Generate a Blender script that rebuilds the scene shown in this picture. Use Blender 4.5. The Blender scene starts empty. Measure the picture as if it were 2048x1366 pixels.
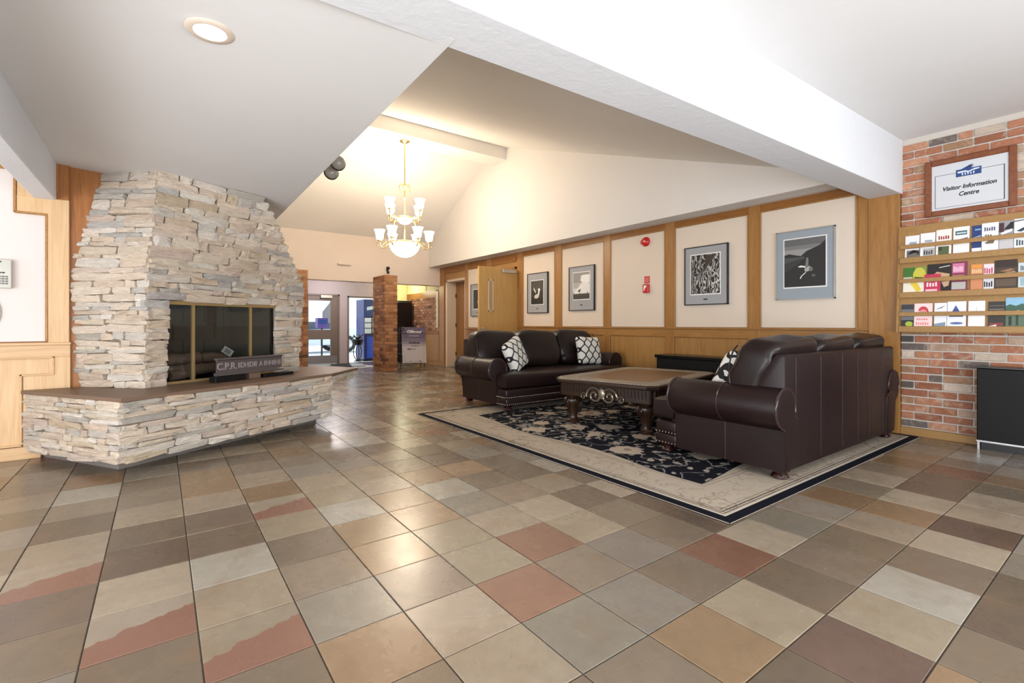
import bpy, bmesh, math, random
from mathutils import Vector, Matrix
PI = math.pi
R = math.radians
random.seed(7)
S = bpy.context.scene
COL = S.collection

# ------------------------------------------------------------------ camera, world, lights, exposure
cam = bpy.data.objects.new('camera', bpy.data.cameras.new('camera'))
COL.objects.link(cam)
cam.location = (0, 0, 1.08)
cam.rotation_euler = (PI / 2, 0, -0.632)
cam.data.sensor_width = 36
cam.data.lens = 960 / 2048 * 36
cam.data.shift_y = -35 / 2048
cam.data.clip_start = 0.02
cam.data.clip_end = 200
S.camera = cam
S.view_settings.view_transform = 'Standard'
S.view_settings.look = 'None'
S.view_settings.gamma = 1
S.view_settings.use_curve_mapping = False
S.view_settings.exposure = 0.6
world = bpy.data.worlds.new('sky')
S.world = world
world.use_nodes = True
bg = world.node_tree.nodes['Background']
bg.inputs[0].default_value = (0.90, 0.95, 1.0, 1)
bg.inputs[1].default_value = 1.15


def area_light(name, loc, target, sx, sy, power, color=(1, 1, 1)):
    l = bpy.data.lights.new(name, 'AREA')
    l.shape = 'RECTANGLE'
    l.size = sx
    l.size_y = sy
    l.energy = power
    l.color = color
    o = bpy.data.objects.new(name, l)
    COL.objects.link(o)
    o.location = loc
    o.rotation_euler = (Vector(target) - Vector(loc)).to_track_quat('-Z', 'Y').to_euler()
    return o


area_light('window_light', (1.7, -1.7, 0.95), (2.1, 1.7, 2.75), 4.6, 1.5, 120, (0.97, 0.98, 1.0))
area_light('window_light', (-2.9, 1.0, 0.8), (0.2, 3.3, 2.5), 3.5, 1.4, 112, (0.98, 0.98, 1.0))

sun = bpy.data.objects.new('sun', bpy.data.lights.new('sun', 'SUN'))
sun.data.energy = 3.5
sun.data.angle = R(1.0)
sun.data.color = (1, .97, .92)
COL.objects.link(sun)
sun.rotation_euler = Vector((-0.25, -1.0, -1.05)).to_track_quat('-Z', 'Y').to_euler()


# ------------------------------------------------------------------ materials
def lin(c):
    out = []
    for v in c[:3]:
        v = v / 255.0
        out.append(v / 12.92 if v <= 0.04045 else ((v + 0.055) / 1.055) ** 2.4)
    return (out[0], out[1], out[2], 1.0)


class NT:
    """small helper around a node tree"""

    def __init__(self, name):
        self.m = bpy.data.materials.new(name)
        self.m.use_nodes = True
        self.t = self.m.node_tree
        self.b = self.t.nodes['Principled BSDF']

    def n(self, typ, **kw):
        node = self.t.nodes.new(typ)
        for k, v in kw.items():
            if k.startswith('i_'):
                key = k[2:]
                key = int(key) if key.isdigit() else key
                node.inputs[key].default_value = v
            else:
                setattr(node, k, v)
        return node

    def l(self, a, b):
        self.t.links.new(a, b)

    def math(self, op, a, b=None, clamp=False):
        node = self.n('ShaderNodeMath', operation=op, use_clamp=clamp)
        for i, v in enumerate((a, b)):
            if v is None:
                continue
            if isinstance(v, (int, float)):
                node.inputs[i].default_value = v
            else:
                self.l(v, node.inputs[i])
        return node.outputs[0]

    def mix(self, fac, a, b, blend='MIX'):
        node = self.n('ShaderNodeMix', data_type='RGBA', blend_type=blend)
        for sock, v in ((node.inputs[0], fac), (node.inputs[6], a), (node.inputs[7], b)):
            if isinstance(v, (int, float)):
                sock.default_value = v
            elif isinstance(v, tuple):
                sock.default_value = v
            else:
                self.l(v, sock)
        return node.outputs[2]

    def ramp(self, fac, stops):
        r = self.n('ShaderNodeValToRGB')
        while len(r.color_ramp.elements) < len(stops):
            r.color_ramp.elements.new(0.5)
        for e, (p, c) in zip(r.color_ramp.elements, stops):
            e.position = p
            e.color = c
        self.l(fac, r.inputs[0])
        return r.outputs[0]

    def obco(self, scale=(1, 1, 1)):
        tc = self.n('ShaderNodeTexCoord')
        mp = self.n('ShaderNodeMapping')
        mp.inputs['Scale'].default_value = scale
        self.l(tc.outputs['Object'], mp.inputs[0])
        return mp.outputs[0]

    def noise(self, co, scale, detail=4, rough=0.5, dist=0.0):
        nz = self.n('ShaderNodeTexNoise')
        nz.inputs['Scale'].default_value = scale
        nz.inputs['Detail'].default_value = detail
        nz.inputs['Roughness'].default_value = rough
        nz.inputs['Distortion'].default_value = dist
        if co is not None:
            self.l(co, nz.inputs['Vector'])
        return nz

    def bump(self, h, strength=0.2, distance=0.01):
        b = self.n('ShaderNodeBump')
        b.inputs['Strength'].default_value = strength
        b.inputs['Distance'].default_value = distance
        self.l(h, b.inputs['Height'])
        self.l(b.outputs[0], self.b.inputs['Normal'])

    def base(self, sock):
        self.l(sock, self.b.inputs['Base Color'])


def plain(name, c, rough=0.5, metal=0.0, spec=0.5, coat=0.0):
    t = NT(name)
    t.b.inputs['Base Color'].default_value = lin(c)
    t.b.inputs['Roughness'].default_value = rough
    t.b.inputs['Metallic'].default_value = metal
    t.b.inputs['Specular IOR Level'].default_value = spec
    t.b.inputs['Coat Weight'].default_value = coat
    return t.m


def paint(name, c, rough=0.7, scale=30, strength=0.15, dist=0.004, var=0.04):
    t = NT(name)
    co = t.obco()
    nz = t.noise(co, scale, 6, 0.6, 0.6)
    nv = t.noise(co, 1.3, 3)
    a = lin(c)
    d = tuple(max(0, v * (1 - 2 * var)) for v in a[:3]) + (1,)
    t.base(t.mix(nv.outputs['Fac'], a, d))
    t.b.inputs['Roughness'].default_value = rough
    t.b.inputs['Specular IOR Level'].default_value = 0.3
    t.bump(nz.outputs['Fac'], strength, dist)
    return t.m


def wood(name, c1, c2, axis='z', rough=0.38, fine=26.0):
    t = NT(name)
    sc = {'x': (0.07, 1, 1), 'y': (1, 0.07, 1), 'z': (1, 1, 0.07)}[axis]
    co = t.obco(sc)
    n1 = t.noise(co, fine, 6, 0.6, 1.2)
    n2 = t.noise(co, fine * 5, 3, 0.5)
    f = t.math('ADD', t.math('MULTIPLY', n1.outputs['Fac'], 0.75), t.math('MULTIPLY', n2.outputs['Fac'], 0.25))
    t.base(t.ramp(f, [(0.34, lin(c2)), (0.62, lin(c1))]))
    t.b.inputs['Roughness'].default_value = rough
    t.bump(n2.outputs['Fac'], 0.08, 0.002)
    return t.m


def leather(name, c1, c2, rough=0.4):
    t = NT(name)
    co = t.obco()
    nz = t.noise(co, 4, 5, 0.6, 0.5)
    cr = t.noise(co, 140, 3, 0.6)
    wr = t.noise(co, 9, 3, 0.5, 1.0)
    t.base(t.mix(nz.outputs['Fac'], lin(c1), lin(c2)))
    t.b.inputs['Roughness'].default_value = rough
    t.b.inputs['Specular IOR Level'].default_value = 0.32
    h = t.math('ADD', t.math('MULTIPLY', cr.outputs['Fac'], 0.12), t.math('MULTIPLY', wr.outputs['Fac'], 1.0))
    t.bump(h, 0.25, 0.006)
    return t.m


def object_colour(name, rough=0.5, scale=8, stretch=(1, 1, 1), var=0.35, spots=0.0, bump=0.5, bd=0.01, tint=None, attr=False, spec=0.4, rvar=0.0):
    """a stone / brick / tile whose base colour is the object's own colour, mottled by noise"""
    t = NT(name)
    if attr:
        src = t.n('ShaderNodeVertexColor', layer_name='shade').outputs['Color']
    else:
        src = t.n('ShaderNodeObjectInfo').outputs['Color']
    geo = t.n('ShaderNodeNewGeometry')
    mp = t.n('ShaderNodeMapping')
    mp.inputs['Scale'].default_value = stretch
    t.l(geo.outputs['Position'], mp.inputs[0])
    co = mp.outputs[0]
    n1 = t.noise(co, scale, 6, 0.62, 0.8)
    n2 = t.noise(co, scale * 5, 5, 0.6, 0.3)
    v = t.math('ADD', t.math('MULTIPLY', n1.outputs['Fac'], 0.65), t.math('MULTIPLY', n2.outputs['Fac'], 0.35))
    val = t.math('ADD', t.math('MULTIPLY', t.math('SUBTRACT', v, 0.5), 2 * var), 1.0)
    hs = t.n('ShaderNodeHueSaturation')
    t.l(src, hs.inputs['Color'])
    t.l(val, hs.inputs['Value'])
    c = hs.outputs['Color']
    if tint:
        n3 = t.noise(co, scale * 0.55, 4, 0.6, 1.5)
        f = t.ramp(n3.outputs['Fac'], [(0.52, (0, 0, 0, 1)), (0.72, (1, 1, 1, 1))])
        c = t.mix(t.math('MULTIPLY', f, spots), c, lin(tint))
    t.base(c)
    t.b.inputs['Specular IOR Level'].default_value = spec
    if rvar:
        t.l(t.math('ADD', t.math('MULTIPLY', n1.outputs['Fac'], rvar), rough - rvar / 2), t.b.inputs['Roughness'])
    else:
        t.b.inputs['Roughness'].default_value = rough
    t.bump(v, bump, bd)
    return t.m


def glow(name, c, strength):
    t = NT(name)
    t.b.inputs['Base Color'].default_value = lin(c)
    t.b.inputs['Emission Color'].default_value = lin(c)
    t.b.inputs['Emission Strength'].default_value = strength
    return t.m


def glass(name, c, rough=0.02, alpha=None):
    t = NT(name)
    out = t.t.nodes['Material Output']
    tr = t.n('ShaderNodeBsdfTransparent')
    tr.inputs[0].default_value = lin(c)
    gl = t.n('ShaderNodeBsdfGlossy')
    gl.inputs['Roughness'].default_value = rough
    lw = t.n('ShaderNodeLayerWeight')
    fac = t.math('ADD', t.math('MULTIPLY', t.math('POWER', lw.outputs['Facing'], 4.0), .5), .035)
    mx = t.n('ShaderNodeMixShader')
    t.l(fac, mx.inputs[0])
    t.l(tr.outputs[0], mx.inputs[1])
    t.l(gl.outputs[0], mx.inputs[2])
    t.l(mx.outputs[0], out.inputs[0])
    return t.m


M = {}
M['white'] = paint('white_paint', (226, 222, 218), 0.75)
M['ceiling'] = paint('ceiling_paint', (224, 223, 222), 0.8, 14, 0.12, 0.006)
M['vault'] = paint('vault_paint', (238, 235, 230), 0.8, 14, 0.12, 0.006)
M['beam'] = paint('beam_trowelled_plaster', (226, 228, 232), 0.75, 16, 0.3, 0.01)
M['far'] = paint('far_wall_paint', (226, 212, 200), 0.75)
M['lilac'] = paint('lilac_paint', (176, 164, 166), 0.7)
M['panel'] = paint('cream_panel', (226, 212, 196), 0.7, 60, 0.08, 0.002)
M['panel_left'] = paint('cream_panel_left', (220, 211, 205), 0.7, 60, 0.08, 0.002)
M['cream_wall_yellow_lit'] = paint('cream_wall_yellow_lit', (214, 202, 150), 0.7)  # cream wall with the lamp's yellow light put into the paint
M['wood_z'] = wood('honey_oak_upright', (168, 122, 66), (144, 98, 48), 'z')
M['wood_y'] = wood('honey_oak_rail_shaded', (150, 100, 46), (128, 80, 32), 'y')  # darker honey oak, shade on the top rail put into the colour
M['wood_yl'] = wood('honey_oak_board', (174, 128, 72), (150, 104, 52), 'y')
M['wood_wz'] = wood('honey_oak_wainscot', (174, 132, 78), (152, 108, 58), 'z')
M['wood_dark'] = wood('brown_stained_oak', (164, 104, 42), (134, 78, 26), 'z', 0.45)
M['oak_z'] = wood('daylit_oak_upright', (212, 178, 134), (196, 156, 110), 'z', 0.45, 18)  # oak made paler: daylight on the left wall put into its colour
M['oak_x'] = wood('daylit_oak_rail', (208, 174, 130), (192, 152, 108), 'x', 0.45, 18)  # same daylight paling in the colour, grain along x
M['door_wood'] = wood('maple_door', (198, 158, 96), (184, 142, 80), 'z', 0.35)
M['door_brown'] = wood('brown_door', (150, 106, 54), (132, 90, 42), 'z', 0.4)
M['rack_wood'] = wood('rack_ply', (164, 126, 74), (150, 112, 62), 'y', 0.45)
M['sign_wood'] = wood('sign_frame_wood', (134, 76, 42), (108, 56, 28), 'y', 0.35)
M['table_wood'] = wood('walnut_carved', (54, 34, 22), (33, 20, 13), 'x', 0.3)
M['white_trim'] = plain('white_trim', (214, 196, 176), 0.5)
M['grout'] = paint('grout', (72, 66, 58), 0.85)
M['mortar'] = paint('mortar', (206, 198, 188), 0.9)
M['mortar_dark'] = paint('mortar_tan', (172, 144, 116), 0.9)
M['tile'] = object_colour('slate_tile', 0.27, 4, (1, 1, 1), 0.36, 0.4, 0.14, 0.004, (124, 99, 74), spec=0.5, rvar=0.16)
M['tile_field'] = object_colour('slate_tile_far', 0.27, 4, (1, 1, 1), 0.36, 0.4, 0.14, 0.004, (124, 99, 74), True, spec=0.5, rvar=0.16)


def two_tone():
    m = M['tile'].copy()
    m.name = 'slate_tile_two_tone'
    nt = m.node_tree
    N, Lk = nt.nodes, nt.links
    bsdf = N['Principled BSDF']
    src = bsdf.inputs['Base Color'].links[0].from_socket
    tc = N.new('ShaderNodeTexCoord')
    sx = N.new('ShaderNodeSeparateXYZ')
    Lk.new(tc.outputs['Object'], sx.inputs[0])
    nz = N.new('ShaderNodeTexNoise')
    nz.inputs['Scale'].default_value = 22
    Lk.new(tc.outputs['Object'], nz.inputs['Vector'])
    a = N.new('ShaderNodeMath'); a.operation = 'MULTIPLY_ADD'
    Lk.new(nz.outputs['Fac'], a.inputs[0]); a.inputs[1].default_value = .07
    Lk.new(sx.outputs['Y'], a.inputs[2])
    b = N.new('ShaderNodeMath'); b.operation = 'MULTIPLY_ADD'
    Lk.new(sx.outputs['X'], b.inputs[0]); b.inputs[1].default_value = -.35
    Lk.new(a.outputs[0], b.inputs[2])
    c = N.new('ShaderNodeMath'); c.operation = 'LESS_THAN'
    Lk.new(b.outputs[0], c.inputs[0]); c.inputs[1].default_value = .15
    mx = N.new('ShaderNodeMix'); mx.data_type = 'RGBA'
    Lk.new(c.outputs[0], mx.inputs[0]); Lk.new(src, mx.inputs[6]); mx.inputs[7].default_value = lin((124, 90, 76))
    Lk.new(mx.outputs[2], bsdf.inputs['Base Color'])
    return m


M['tile_two'] = two_tone()
M['brick'] = object_colour('fired_brick', 0.85, 14, (1, 1, 1), 0.5, 0.55, 0.8, 0.01, (206, 186, 166), spec=0.2)
M['pier_brick'] = object_colour('tan_brick', 0.85, 12, (1, 1, 1), 0.45, 0.3, 0.6, 0.01, (176, 128, 88), spec=0.2)
M['stone'] = object_colour('ledge_stone', 0.85, 10, (1, 1, 5), 0.46, 0.4, 1.0, 0.03, (196, 172, 146), spec=0.25)
M['stone_core'] = paint('stone_core', (170, 156, 140), 0.95, 20, 0.5, 0.01)
M['slab'] = paint('hearth_slab_stone', (124, 100, 82), 0.45, 10, 0.2, 0.004, 0.15)
M['kick'] = plain('kick_board', (118, 110, 104), 0.6)
M['brass'] = plain('brass', (208, 184, 128), 0.32, 1.0)
M['brass_paint'] = plain('brass_strip', (164, 138, 92), 0.4, 0.4)
M['chrome'] = plain('steel', (190, 190, 192), 0.25, 1.0)
M['nickel'] = plain('brushed_metal', (186, 180, 168), 0.4, 0.7)
M['black'] = plain('black_matte', (9, 9, 9), 0.55, 0, .3)
M['black_gloss'] = plain('black_gloss', (12, 12, 13), 0.25)
M['firebrick'] = paint('firebox_panel', (120, 112, 100), 0.9, 20, 0.3)
M['smoke_glass'] = glass('smoked_glass', (222, 224, 224))
M['clear_glass'] = glass('clear_glass', (246, 250, 252))
M['log'] = paint('ceramic_log', (186, 156, 134), 0.9, 18, 0.9, 0.02, 0.3)
M['paper'] = plain('paper_white', (236, 234, 230), 0.6)
M['paper_tag'] = plain('paper_tag', (236, 228, 214), 0.7)
M['steel_grey'] = plain('cast_steel_grey', (112, 104, 104), 0.4, 0.6)
M['steel_pale'] = plain('pale_letters', (176, 166, 162), 0.45, 0.4)  # lighter grey than the sign rail
M['leather'] = leather('brown_leather', (35, 20, 20), (27, 15, 16))
M['leather_dark'] = leather('dark_leather', (36, 26, 25), (27, 19, 18), 0.32)
M['welt'] = plain('leather_welt_highlit', (58, 42, 44), 0.22)  # lighter than the leather: gloss highlights of the edges painted in
M['foot'] = plain('mahogany_foot', (42, 14, 14), 0.15, 0, 0.6, 0.4)
M['nail'] = plain('nailhead', (210, 200, 186), 0.25, 1.0)
M['shade'] = glow('frosted_lamp_glass', (255, 240, 214), 3.0)
M['downlight'] = glow('downlight_lens', (255, 238, 220), 9.0)
M['white_plastic'] = plain('white_plastic', (200, 198, 188), 0.4)
M['ivory'] = plain('ivory_ring', (222, 206, 190), 0.5)
M['grey_key'] = plain('grey_key', (110, 108, 102), 0.5)
M['red'] = plain('red_enamel', (196, 36, 34), 0.35)
M['red_dull'] = plain('red_label', (190, 52, 56), 0.5)
M['pale_red'] = plain('red_pale', (232, 150, 140), 0.5)  # paler red for the bell cap and label lines
M['mat_grey'] = plain('grey_mount', (160, 162, 166), 0.7)
M['mat_blue'] = plain('blue_grey_mount', (150, 160, 168), 0.7)
M['mat_white'] = plain('white_bevel', (240, 240, 238), 0.6)
M['frame_black'] = plain('black_frame', (26, 24, 24), 0.4)
M['frame_silver'] = plain('silver_frame', (176, 178, 178), 0.35, 0.6)
M['gunmetal'] = plain('smoked_dome', (158, 154, 146), 0.2, 0.0)
M['door_grey'] = plain('taupe_door_paint', (112, 98, 90), 0.5)
M['kick_plate'] = plain('steel_kick_plate', (140, 138, 140), 0.4, 0.4)
M['rubber'] = plain('black_rubber', (34, 34, 36), 0.7)
M['blue'] = plain('vending_blue', (40, 80, 200), 0.35)
M['navy'] = plain('vending_navy', (34, 44, 110), 0.35)
M['purple'] = plain('purple_box', (86, 66, 130), 0.5)
M['snow'] = paint('bright_pavement', (236, 238, 240), 0.9)
M['car'] = plain('car_body_white', (214, 226, 236), 0.3)
M['car_glass'] = plain('car_glass', (60, 74, 84), 0.1)
M['deep_black'] = plain('deep_black', (8, 8, 9), 0.6)
M['navy_print'] = plain('navy_print', (30, 60, 120), 0.5)
M['ink'] = plain('black_ink', (24, 24, 26), 0.6)

_flat = {}


def flat(c, rough=0.55):
    k = (tuple(c), rough)
    if k not in _flat:
        _flat[k] = plain('print_%02x%02x%02x' % tuple(int(v) for v in c), c, rough)
    return _flat[k]


# ------------------------------------------------------------------ object helpers
def tag(o, label=None, cat=None, group=None, kind=None):
    if label:
        o['label'] = label
    if cat:
        o['category'] = cat
    if group:
        o['group'] = group
    if kind:
        o['kind'] = kind
    return o


def thing(name, label, cat, loc=(0, 0, 0), rotz=0.0, group=None):
    o = bpy.data.objects.new(name, None)
    o.empty_display_size = 0.1
    COL.objects.link(o)
    o.location = loc
    o.rotation_euler = (0, 0, rotz)
    return tag(o, label, cat, group)


def link(name, me, parent=None, mats=None):
    o = bpy.data.objects.new(name, me)
    COL.objects.link(o)
    if parent:
        o.parent = parent
    if mats:
        for m in (mats if isinstance(mats, (list, tuple)) else [mats]):
            me.materials.append(m)
    return o


def obj(name, bm, mats, parent=None, smooth=None, mod=None):
    me = bpy.data.meshes.new(name)
    bmesh.ops.recalc_face_normals(bm, faces=bm.faces)
    bm.to_mesh(me)
    bm.free()
    o = link(name, me, parent, mats)
    if smooth is not None:
        shade(me, smooth)
    return o


def shade(me, angle=35):
    for p in me.polygons:
        p.use_smooth = True
    try:
        me.set_sharp_from_angle(angle=R(angle))
    except Exception:
        pass


def struct(name, bm, mats, parent=None, label=None, smooth=None):
    o = obj(name, bm, mats, parent, smooth)
    if parent is None:
        tag(o, label, kind='structure')
    return o


def B():
    return bmesh.new()


def box(bm, x0, x1, y0, y1, z0, z1, bevel=0.0, seg=1, mi=0):
    vs = [bm.verts.new((x, y, z)) for z in (min(z0, z1), max(z0, z1)) for y in (min(y0, y1), max(y0, y1)) for x in (min(x0, x1), max(x0, x1))]
    fs = []
    for ids in ((0, 2, 3, 1), (4, 5, 7, 6), (0, 1, 5, 4), (2, 6, 7, 3), (0, 4, 6, 2), (1, 3, 7, 5)):
        f = bm.faces.new([vs[i] for i in ids])
        f.material_index = mi
        fs.append(f)
    if bevel > 0:
        es = list({e for f in fs for e in f.edges})
        r = bmesh.ops.bevel(bm, geom=es, offset=bevel, segments=seg, affect='EDGES', profile=0.5, clamp_overlap=True)
        for f in r['faces']:
            f.material_index = mi
    return bm


def boxb(*a, **k):
    return box(B(), *a, **k)


def prism(bm, pts, a0, a1, axis='z', bevel=0.0, seg=1):
    """polygon extruded along an axis; pts are the two other coordinates"""
    def P(p, a):
        if axis == 'z':
            return (p[0], p[1], a)
        if axis == 'y':
            return (p[0], a, p[1])
        return (a, p[0], p[1])
    lo = [bm.verts.new(P(p, a0)) for p in pts]
    hi = [bm.verts.new(P(p, a1)) for p in pts]
    fs = [bm.faces.new(lo), bm.faces.new(hi)]
    n = len(pts)
    for i in range(n):
        fs.append(bm.faces.new((lo[i], lo[(i + 1) % n], hi[(i + 1) % n], hi[i])))
    if bevel > 0:
        es = list(fs[0].edges) + list(fs[1].edges)
        bmesh.ops.bevel(bm, geom=es, offset=bevel, segments=seg, affect='EDGES', profile=0.5, clamp_overlap=True)
    return bm


def lathe(bm, prof, cx=0, cy=0, cz=0, seg=20, axis='z', a0=0.0, sx=1.0, sy=1.0):
    rings = []
    for r, z in prof:
        ring = []
        for i in range(seg):
            a = a0 + 2 * PI * i / seg
            p = (r * math.cos(a) * sx, r * math.sin(a) * sy, z)
            if axis == 'y':
                p = (p[0], p[2], p[1])
            elif axis == 'x':
                p = (p[2], p[0], p[1])
            ring.append(bm.verts.new((p[0] + cx, p[1] + cy, p[2] + cz)))
        rings.append(ring)
    for a, b in zip(rings, rings[1:]):
        for i in range(seg):
            bm.faces.new((a[i], a[(i + 1) % seg], b[(i + 1) % seg], b[i]))
    if prof[0][0] > 1e-5:
        bm.faces.new(rings[0])
    if prof[-1][0] > 1e-5:
        bm.faces.new(rings[-1])
    bmesh.ops.remove_doubles(bm, verts=[v for ring in (rings[0], rings[-1]) for v in ring], dist=1e-6)
    return bm


def tube(bm, pts, r, seg=8, closed=False, radii=None):
    pts = [Vector(p) for p in pts]
    n = len(pts)
    rings = []
    up = Vector((0.13, 0.21, 0.97))
    for i, p in enumerate(pts):
        if closed:
            d = pts[(i + 1) % n] - pts[i - 1]
        else:
            d = pts[min(i + 1, n - 1)] - pts[max(i - 1, 0)]
        d.normalize()
        a = d.cross(up)
        if a.length < 0.05:
            a = d.cross(Vector((1, 0, 0)))
        a.normalize()
        b = d.cross(a)
        rr = radii[i] if radii else r
        rings.append([bm.verts.new(p + (a * math.cos(2 * PI * k / seg) + b * math.sin(2 * PI * k / seg)) * rr) for k in range(seg)])
    m = n if closed else n - 1
    for i in range(m):
        A, Bq = rings[i], rings[(i + 1) % n]
        for k in range(seg):
            bm.faces.new((A[k], A[(k + 1) % seg], Bq[(k + 1) % seg], Bq[k]))
    if not closed:
        bm.faces.new(rings[0])
        bm.faces.new(rings[-1])
    return bm


def ring(bm, c, r, t, plane='xz', seg=20, ts=6):
    pts = []
    for i in range(seg):
        a = 2 * PI * i / seg
        u, v = r * math.cos(a), r * math.sin(a)
        pts.append({'xz': (c[0] + u, c[1], c[2] + v), 'xy': (c[0] + u, c[1] + v, c[2]), 'yz': (c[0], c[1] + u, c[2] + v)}[plane])
    return tube(bm, pts, t, ts, True)


def spow(v, e):
    return math.copysign(abs(v) ** e, v)


def puff(bm, c, s, e1=0.45, e2=0.45, nu=28, nv=16, rot=None, wob=None):
    """superquadric cushion: half sizes s, e1 along z, e2 in the xy plane"""
    rot = rot or Matrix.Identity(3)
    c = Vector(c)
    rows = []
    for j in range(nv + 1):
        ph = -PI / 2 + PI * j / nv
        row = []
        for i in range(nu):
            th = 2 * PI * i / nu
            x = s[0] * spow(math.cos(ph), e1) * spow(math.cos(th), e2)
            y = s[1] * spow(math.cos(ph), e1) * spow(math.sin(th), e2)
            z = s[2] * spow(math.sin(ph), e1)
            p = Vector((x, y, z))
            if wob:
                p = wob(p)
            row.append(bm.verts.new(c + rot @ p))
        rows.append(row)
    for a, b in zip(rows, rows[1:]):
        for i in range(nu):
            try:
                bm.faces.new((a[i], a[(i + 1) % nu], b[(i + 1) % nu], b[i]))
            except ValueError:
                pass
    bmesh.ops.remove_doubles(bm, verts=bm.verts, dist=1e-5)
    return bm


def slab_poly(bm, quad, thick, direction):
    """a four or more sided plate given by its lower corners, thickened along direction"""
    d = Vector(direction) * thick
    lo = [bm.verts.new(p) for p in quad]
    hi = [bm.verts.new(Vector(p) + d) for p in quad]
    bm.faces.new(lo)
    bm.faces.new(hi)
    n = len(quad)
    for i in range(n):
        bm.faces.new((lo[i], lo[(i + 1) % n], hi[(i + 1) % n], hi[i]))
    return bm


def art(name, polys, parent, y=0.0, step=0.0004):
    """flat print facing local -Y: polys = [(colour, [(x, z), ...]), ...], later ones lie on top"""
    bm = B()
    mats = []
    for k, (c, pts) in enumerate(polys):
        m = flat(c)
        if m not in mats:
            mats.append(m)
        yy = y - step * (k + 1)
        f = bm.faces.new([bm.verts.new((px, yy, pz)) for px, pz in pts])
        f.material_index = mats.index(m)
        f.normal_update()
        if f.normal.y > 0:
            f.normal_flip()
    me = bpy.data.meshes.new(name)
    bm.to_mesh(me)
    bm.free()
    return link(name, me, parent, mats)


def rect(x0, x1, z0, z1):
    return [(x0, z0), (x1, z0), (x1, z1), (x0, z1)]


def ell(cx, cz, rx, rz, n=16, a0=0, a1=2 * PI):
    return [(cx + rx * math.cos(a0 + (a1 - a0) * i / n), cz + rz * math.sin(a0 + (a1 - a0) * i / n)) for i in range(n)]


def text(name, s, size, parent, loc, m, align='CENTER', shear=0.0, xs=1.0, ext=0.0004, bold=0.0, rot=(PI / 2, 0, 0)):
    cu = bpy.data.curves.new(name, 'FONT')
    cu.body = s
    cu.size = size
    cu.align_x = align
    cu.align_y = 'CENTER'
    cu.shear = shear
    cu.extrude = ext
    cu.materials.append(m)
    cu.offset = bold
    tmp = bpy.data.objects.new('tmp', cu)
    COL.objects.link(tmp)
    me = bpy.data.meshes.new_from_object(tmp.evaluated_get(bpy.context.evaluated_depsgraph_get()))
    bpy.data.objects.remove(tmp)
    bpy.data.curves.remove(cu)
    me.name = name
    o = bpy.data.objects.new(name, me)
    COL.objects.link(o)
    o.parent = parent
    o.location = loc
    o.rotation_euler = rot
    o.scale = (xs, 1, 1)
    return o


def jit(c, a):
    d = random.uniform(-a, a)
    return tuple(max(0, min(255, v + d + random.uniform(-a, a) * 0.12)) for v in c)


# ------------------------------------------------------------------ setting: floor
T = 0.31527
OX, OY = 1.33924, 5.38182
floor = struct('floor', boxb(-4.2, 7.0, -3.5, 13.6, -0.2, -0.004), M['grout'], label='slate tiled floor of the lobby')
PAL = {'T': (117, 104, 89), 'B': (99, 86, 73), 'L': (143, 130, 112), 'G': (124, 116, 105), 'O': (128, 105, 80), 'R': (122, 90, 73), 'D': (92, 74, 64), 'S': (150, 144, 132), 'Q': (138, 126, 110)}
MAP = {
    -3: {1: 'T', 2: 'B', 3: 'Q', 4: 'L', 5: 'B', 6: 'T', 7: 'S', 8: 'O', 9: 'B'},
    -2: {0: 'T', 1: 'Q', 2: 'L', 3: 'B', 4: 'B', 5: 'L', 6: 'T', 7: 'T', 8: 'G', 9: 'T'},
    -1: {-1: 'T', 0: 'Q', 1: 'L', 2: 'S', 3: 'B', 4: 'B', 5: 'L', 6: 'O', 7: 'O', 8: 'T', 9: 'L'},
    0: {-1: 'O', 0: 'G', 1: 'T', 2: 'T', 3: 'L', 4: 'Q', 5: 'O', 6: 'L', 7: 'T', 8: 'B', 9: 'L'},
    1: {-2: 'L', -1: 'L', 0: 'T', 1: 'O', 2: 'O', 3: 'S', 4: 'L', 5: 'L', 6: 'G'},
    2: {-2: 'G', -1: 'R', 0: 'L', 1: 'L', 2: 'O', 3: 'O', 4: 'L', 5: 'L', 6: 'G'},
    3: {-2: 'G', -1: 'T', 0: 'R', 1: 'L', 2: 'G', 3: 'S', 4: 'O', 5: 'T'},
    4: {-3: 'L', -2: 'T', -1: 'G', 0: 'L', 1: 'L', 2: 'T', 3: 'T', 4: 'O'},
    5: {-4: 'L', -3: 'B', -2: 'R', -1: 'T', 0: 'T'},
    6: {-4: 'S', -3: 'T', -2: 'L'},
    7: {-4: 'T', -3: 'T', -2: 'G'},
    8: {-4: 'L', -3: 'L', -2: 'G'},
    9: {-4: 'D', -3: 'O', -2: 'O'},
    10: {-4: 'L', -3: 'L', -2: 'T'},
}
TC = lambda L, Mi: MAP.get(L, {}).get(Mi)


def tile_colour(L, Mi):
    k = TC(L, Mi) or random.choices('TBLGOSRD', [30, 16, 20, 14, 11, 4, 3, 3])[0]
    return jit(PAL[k], 9)


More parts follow.
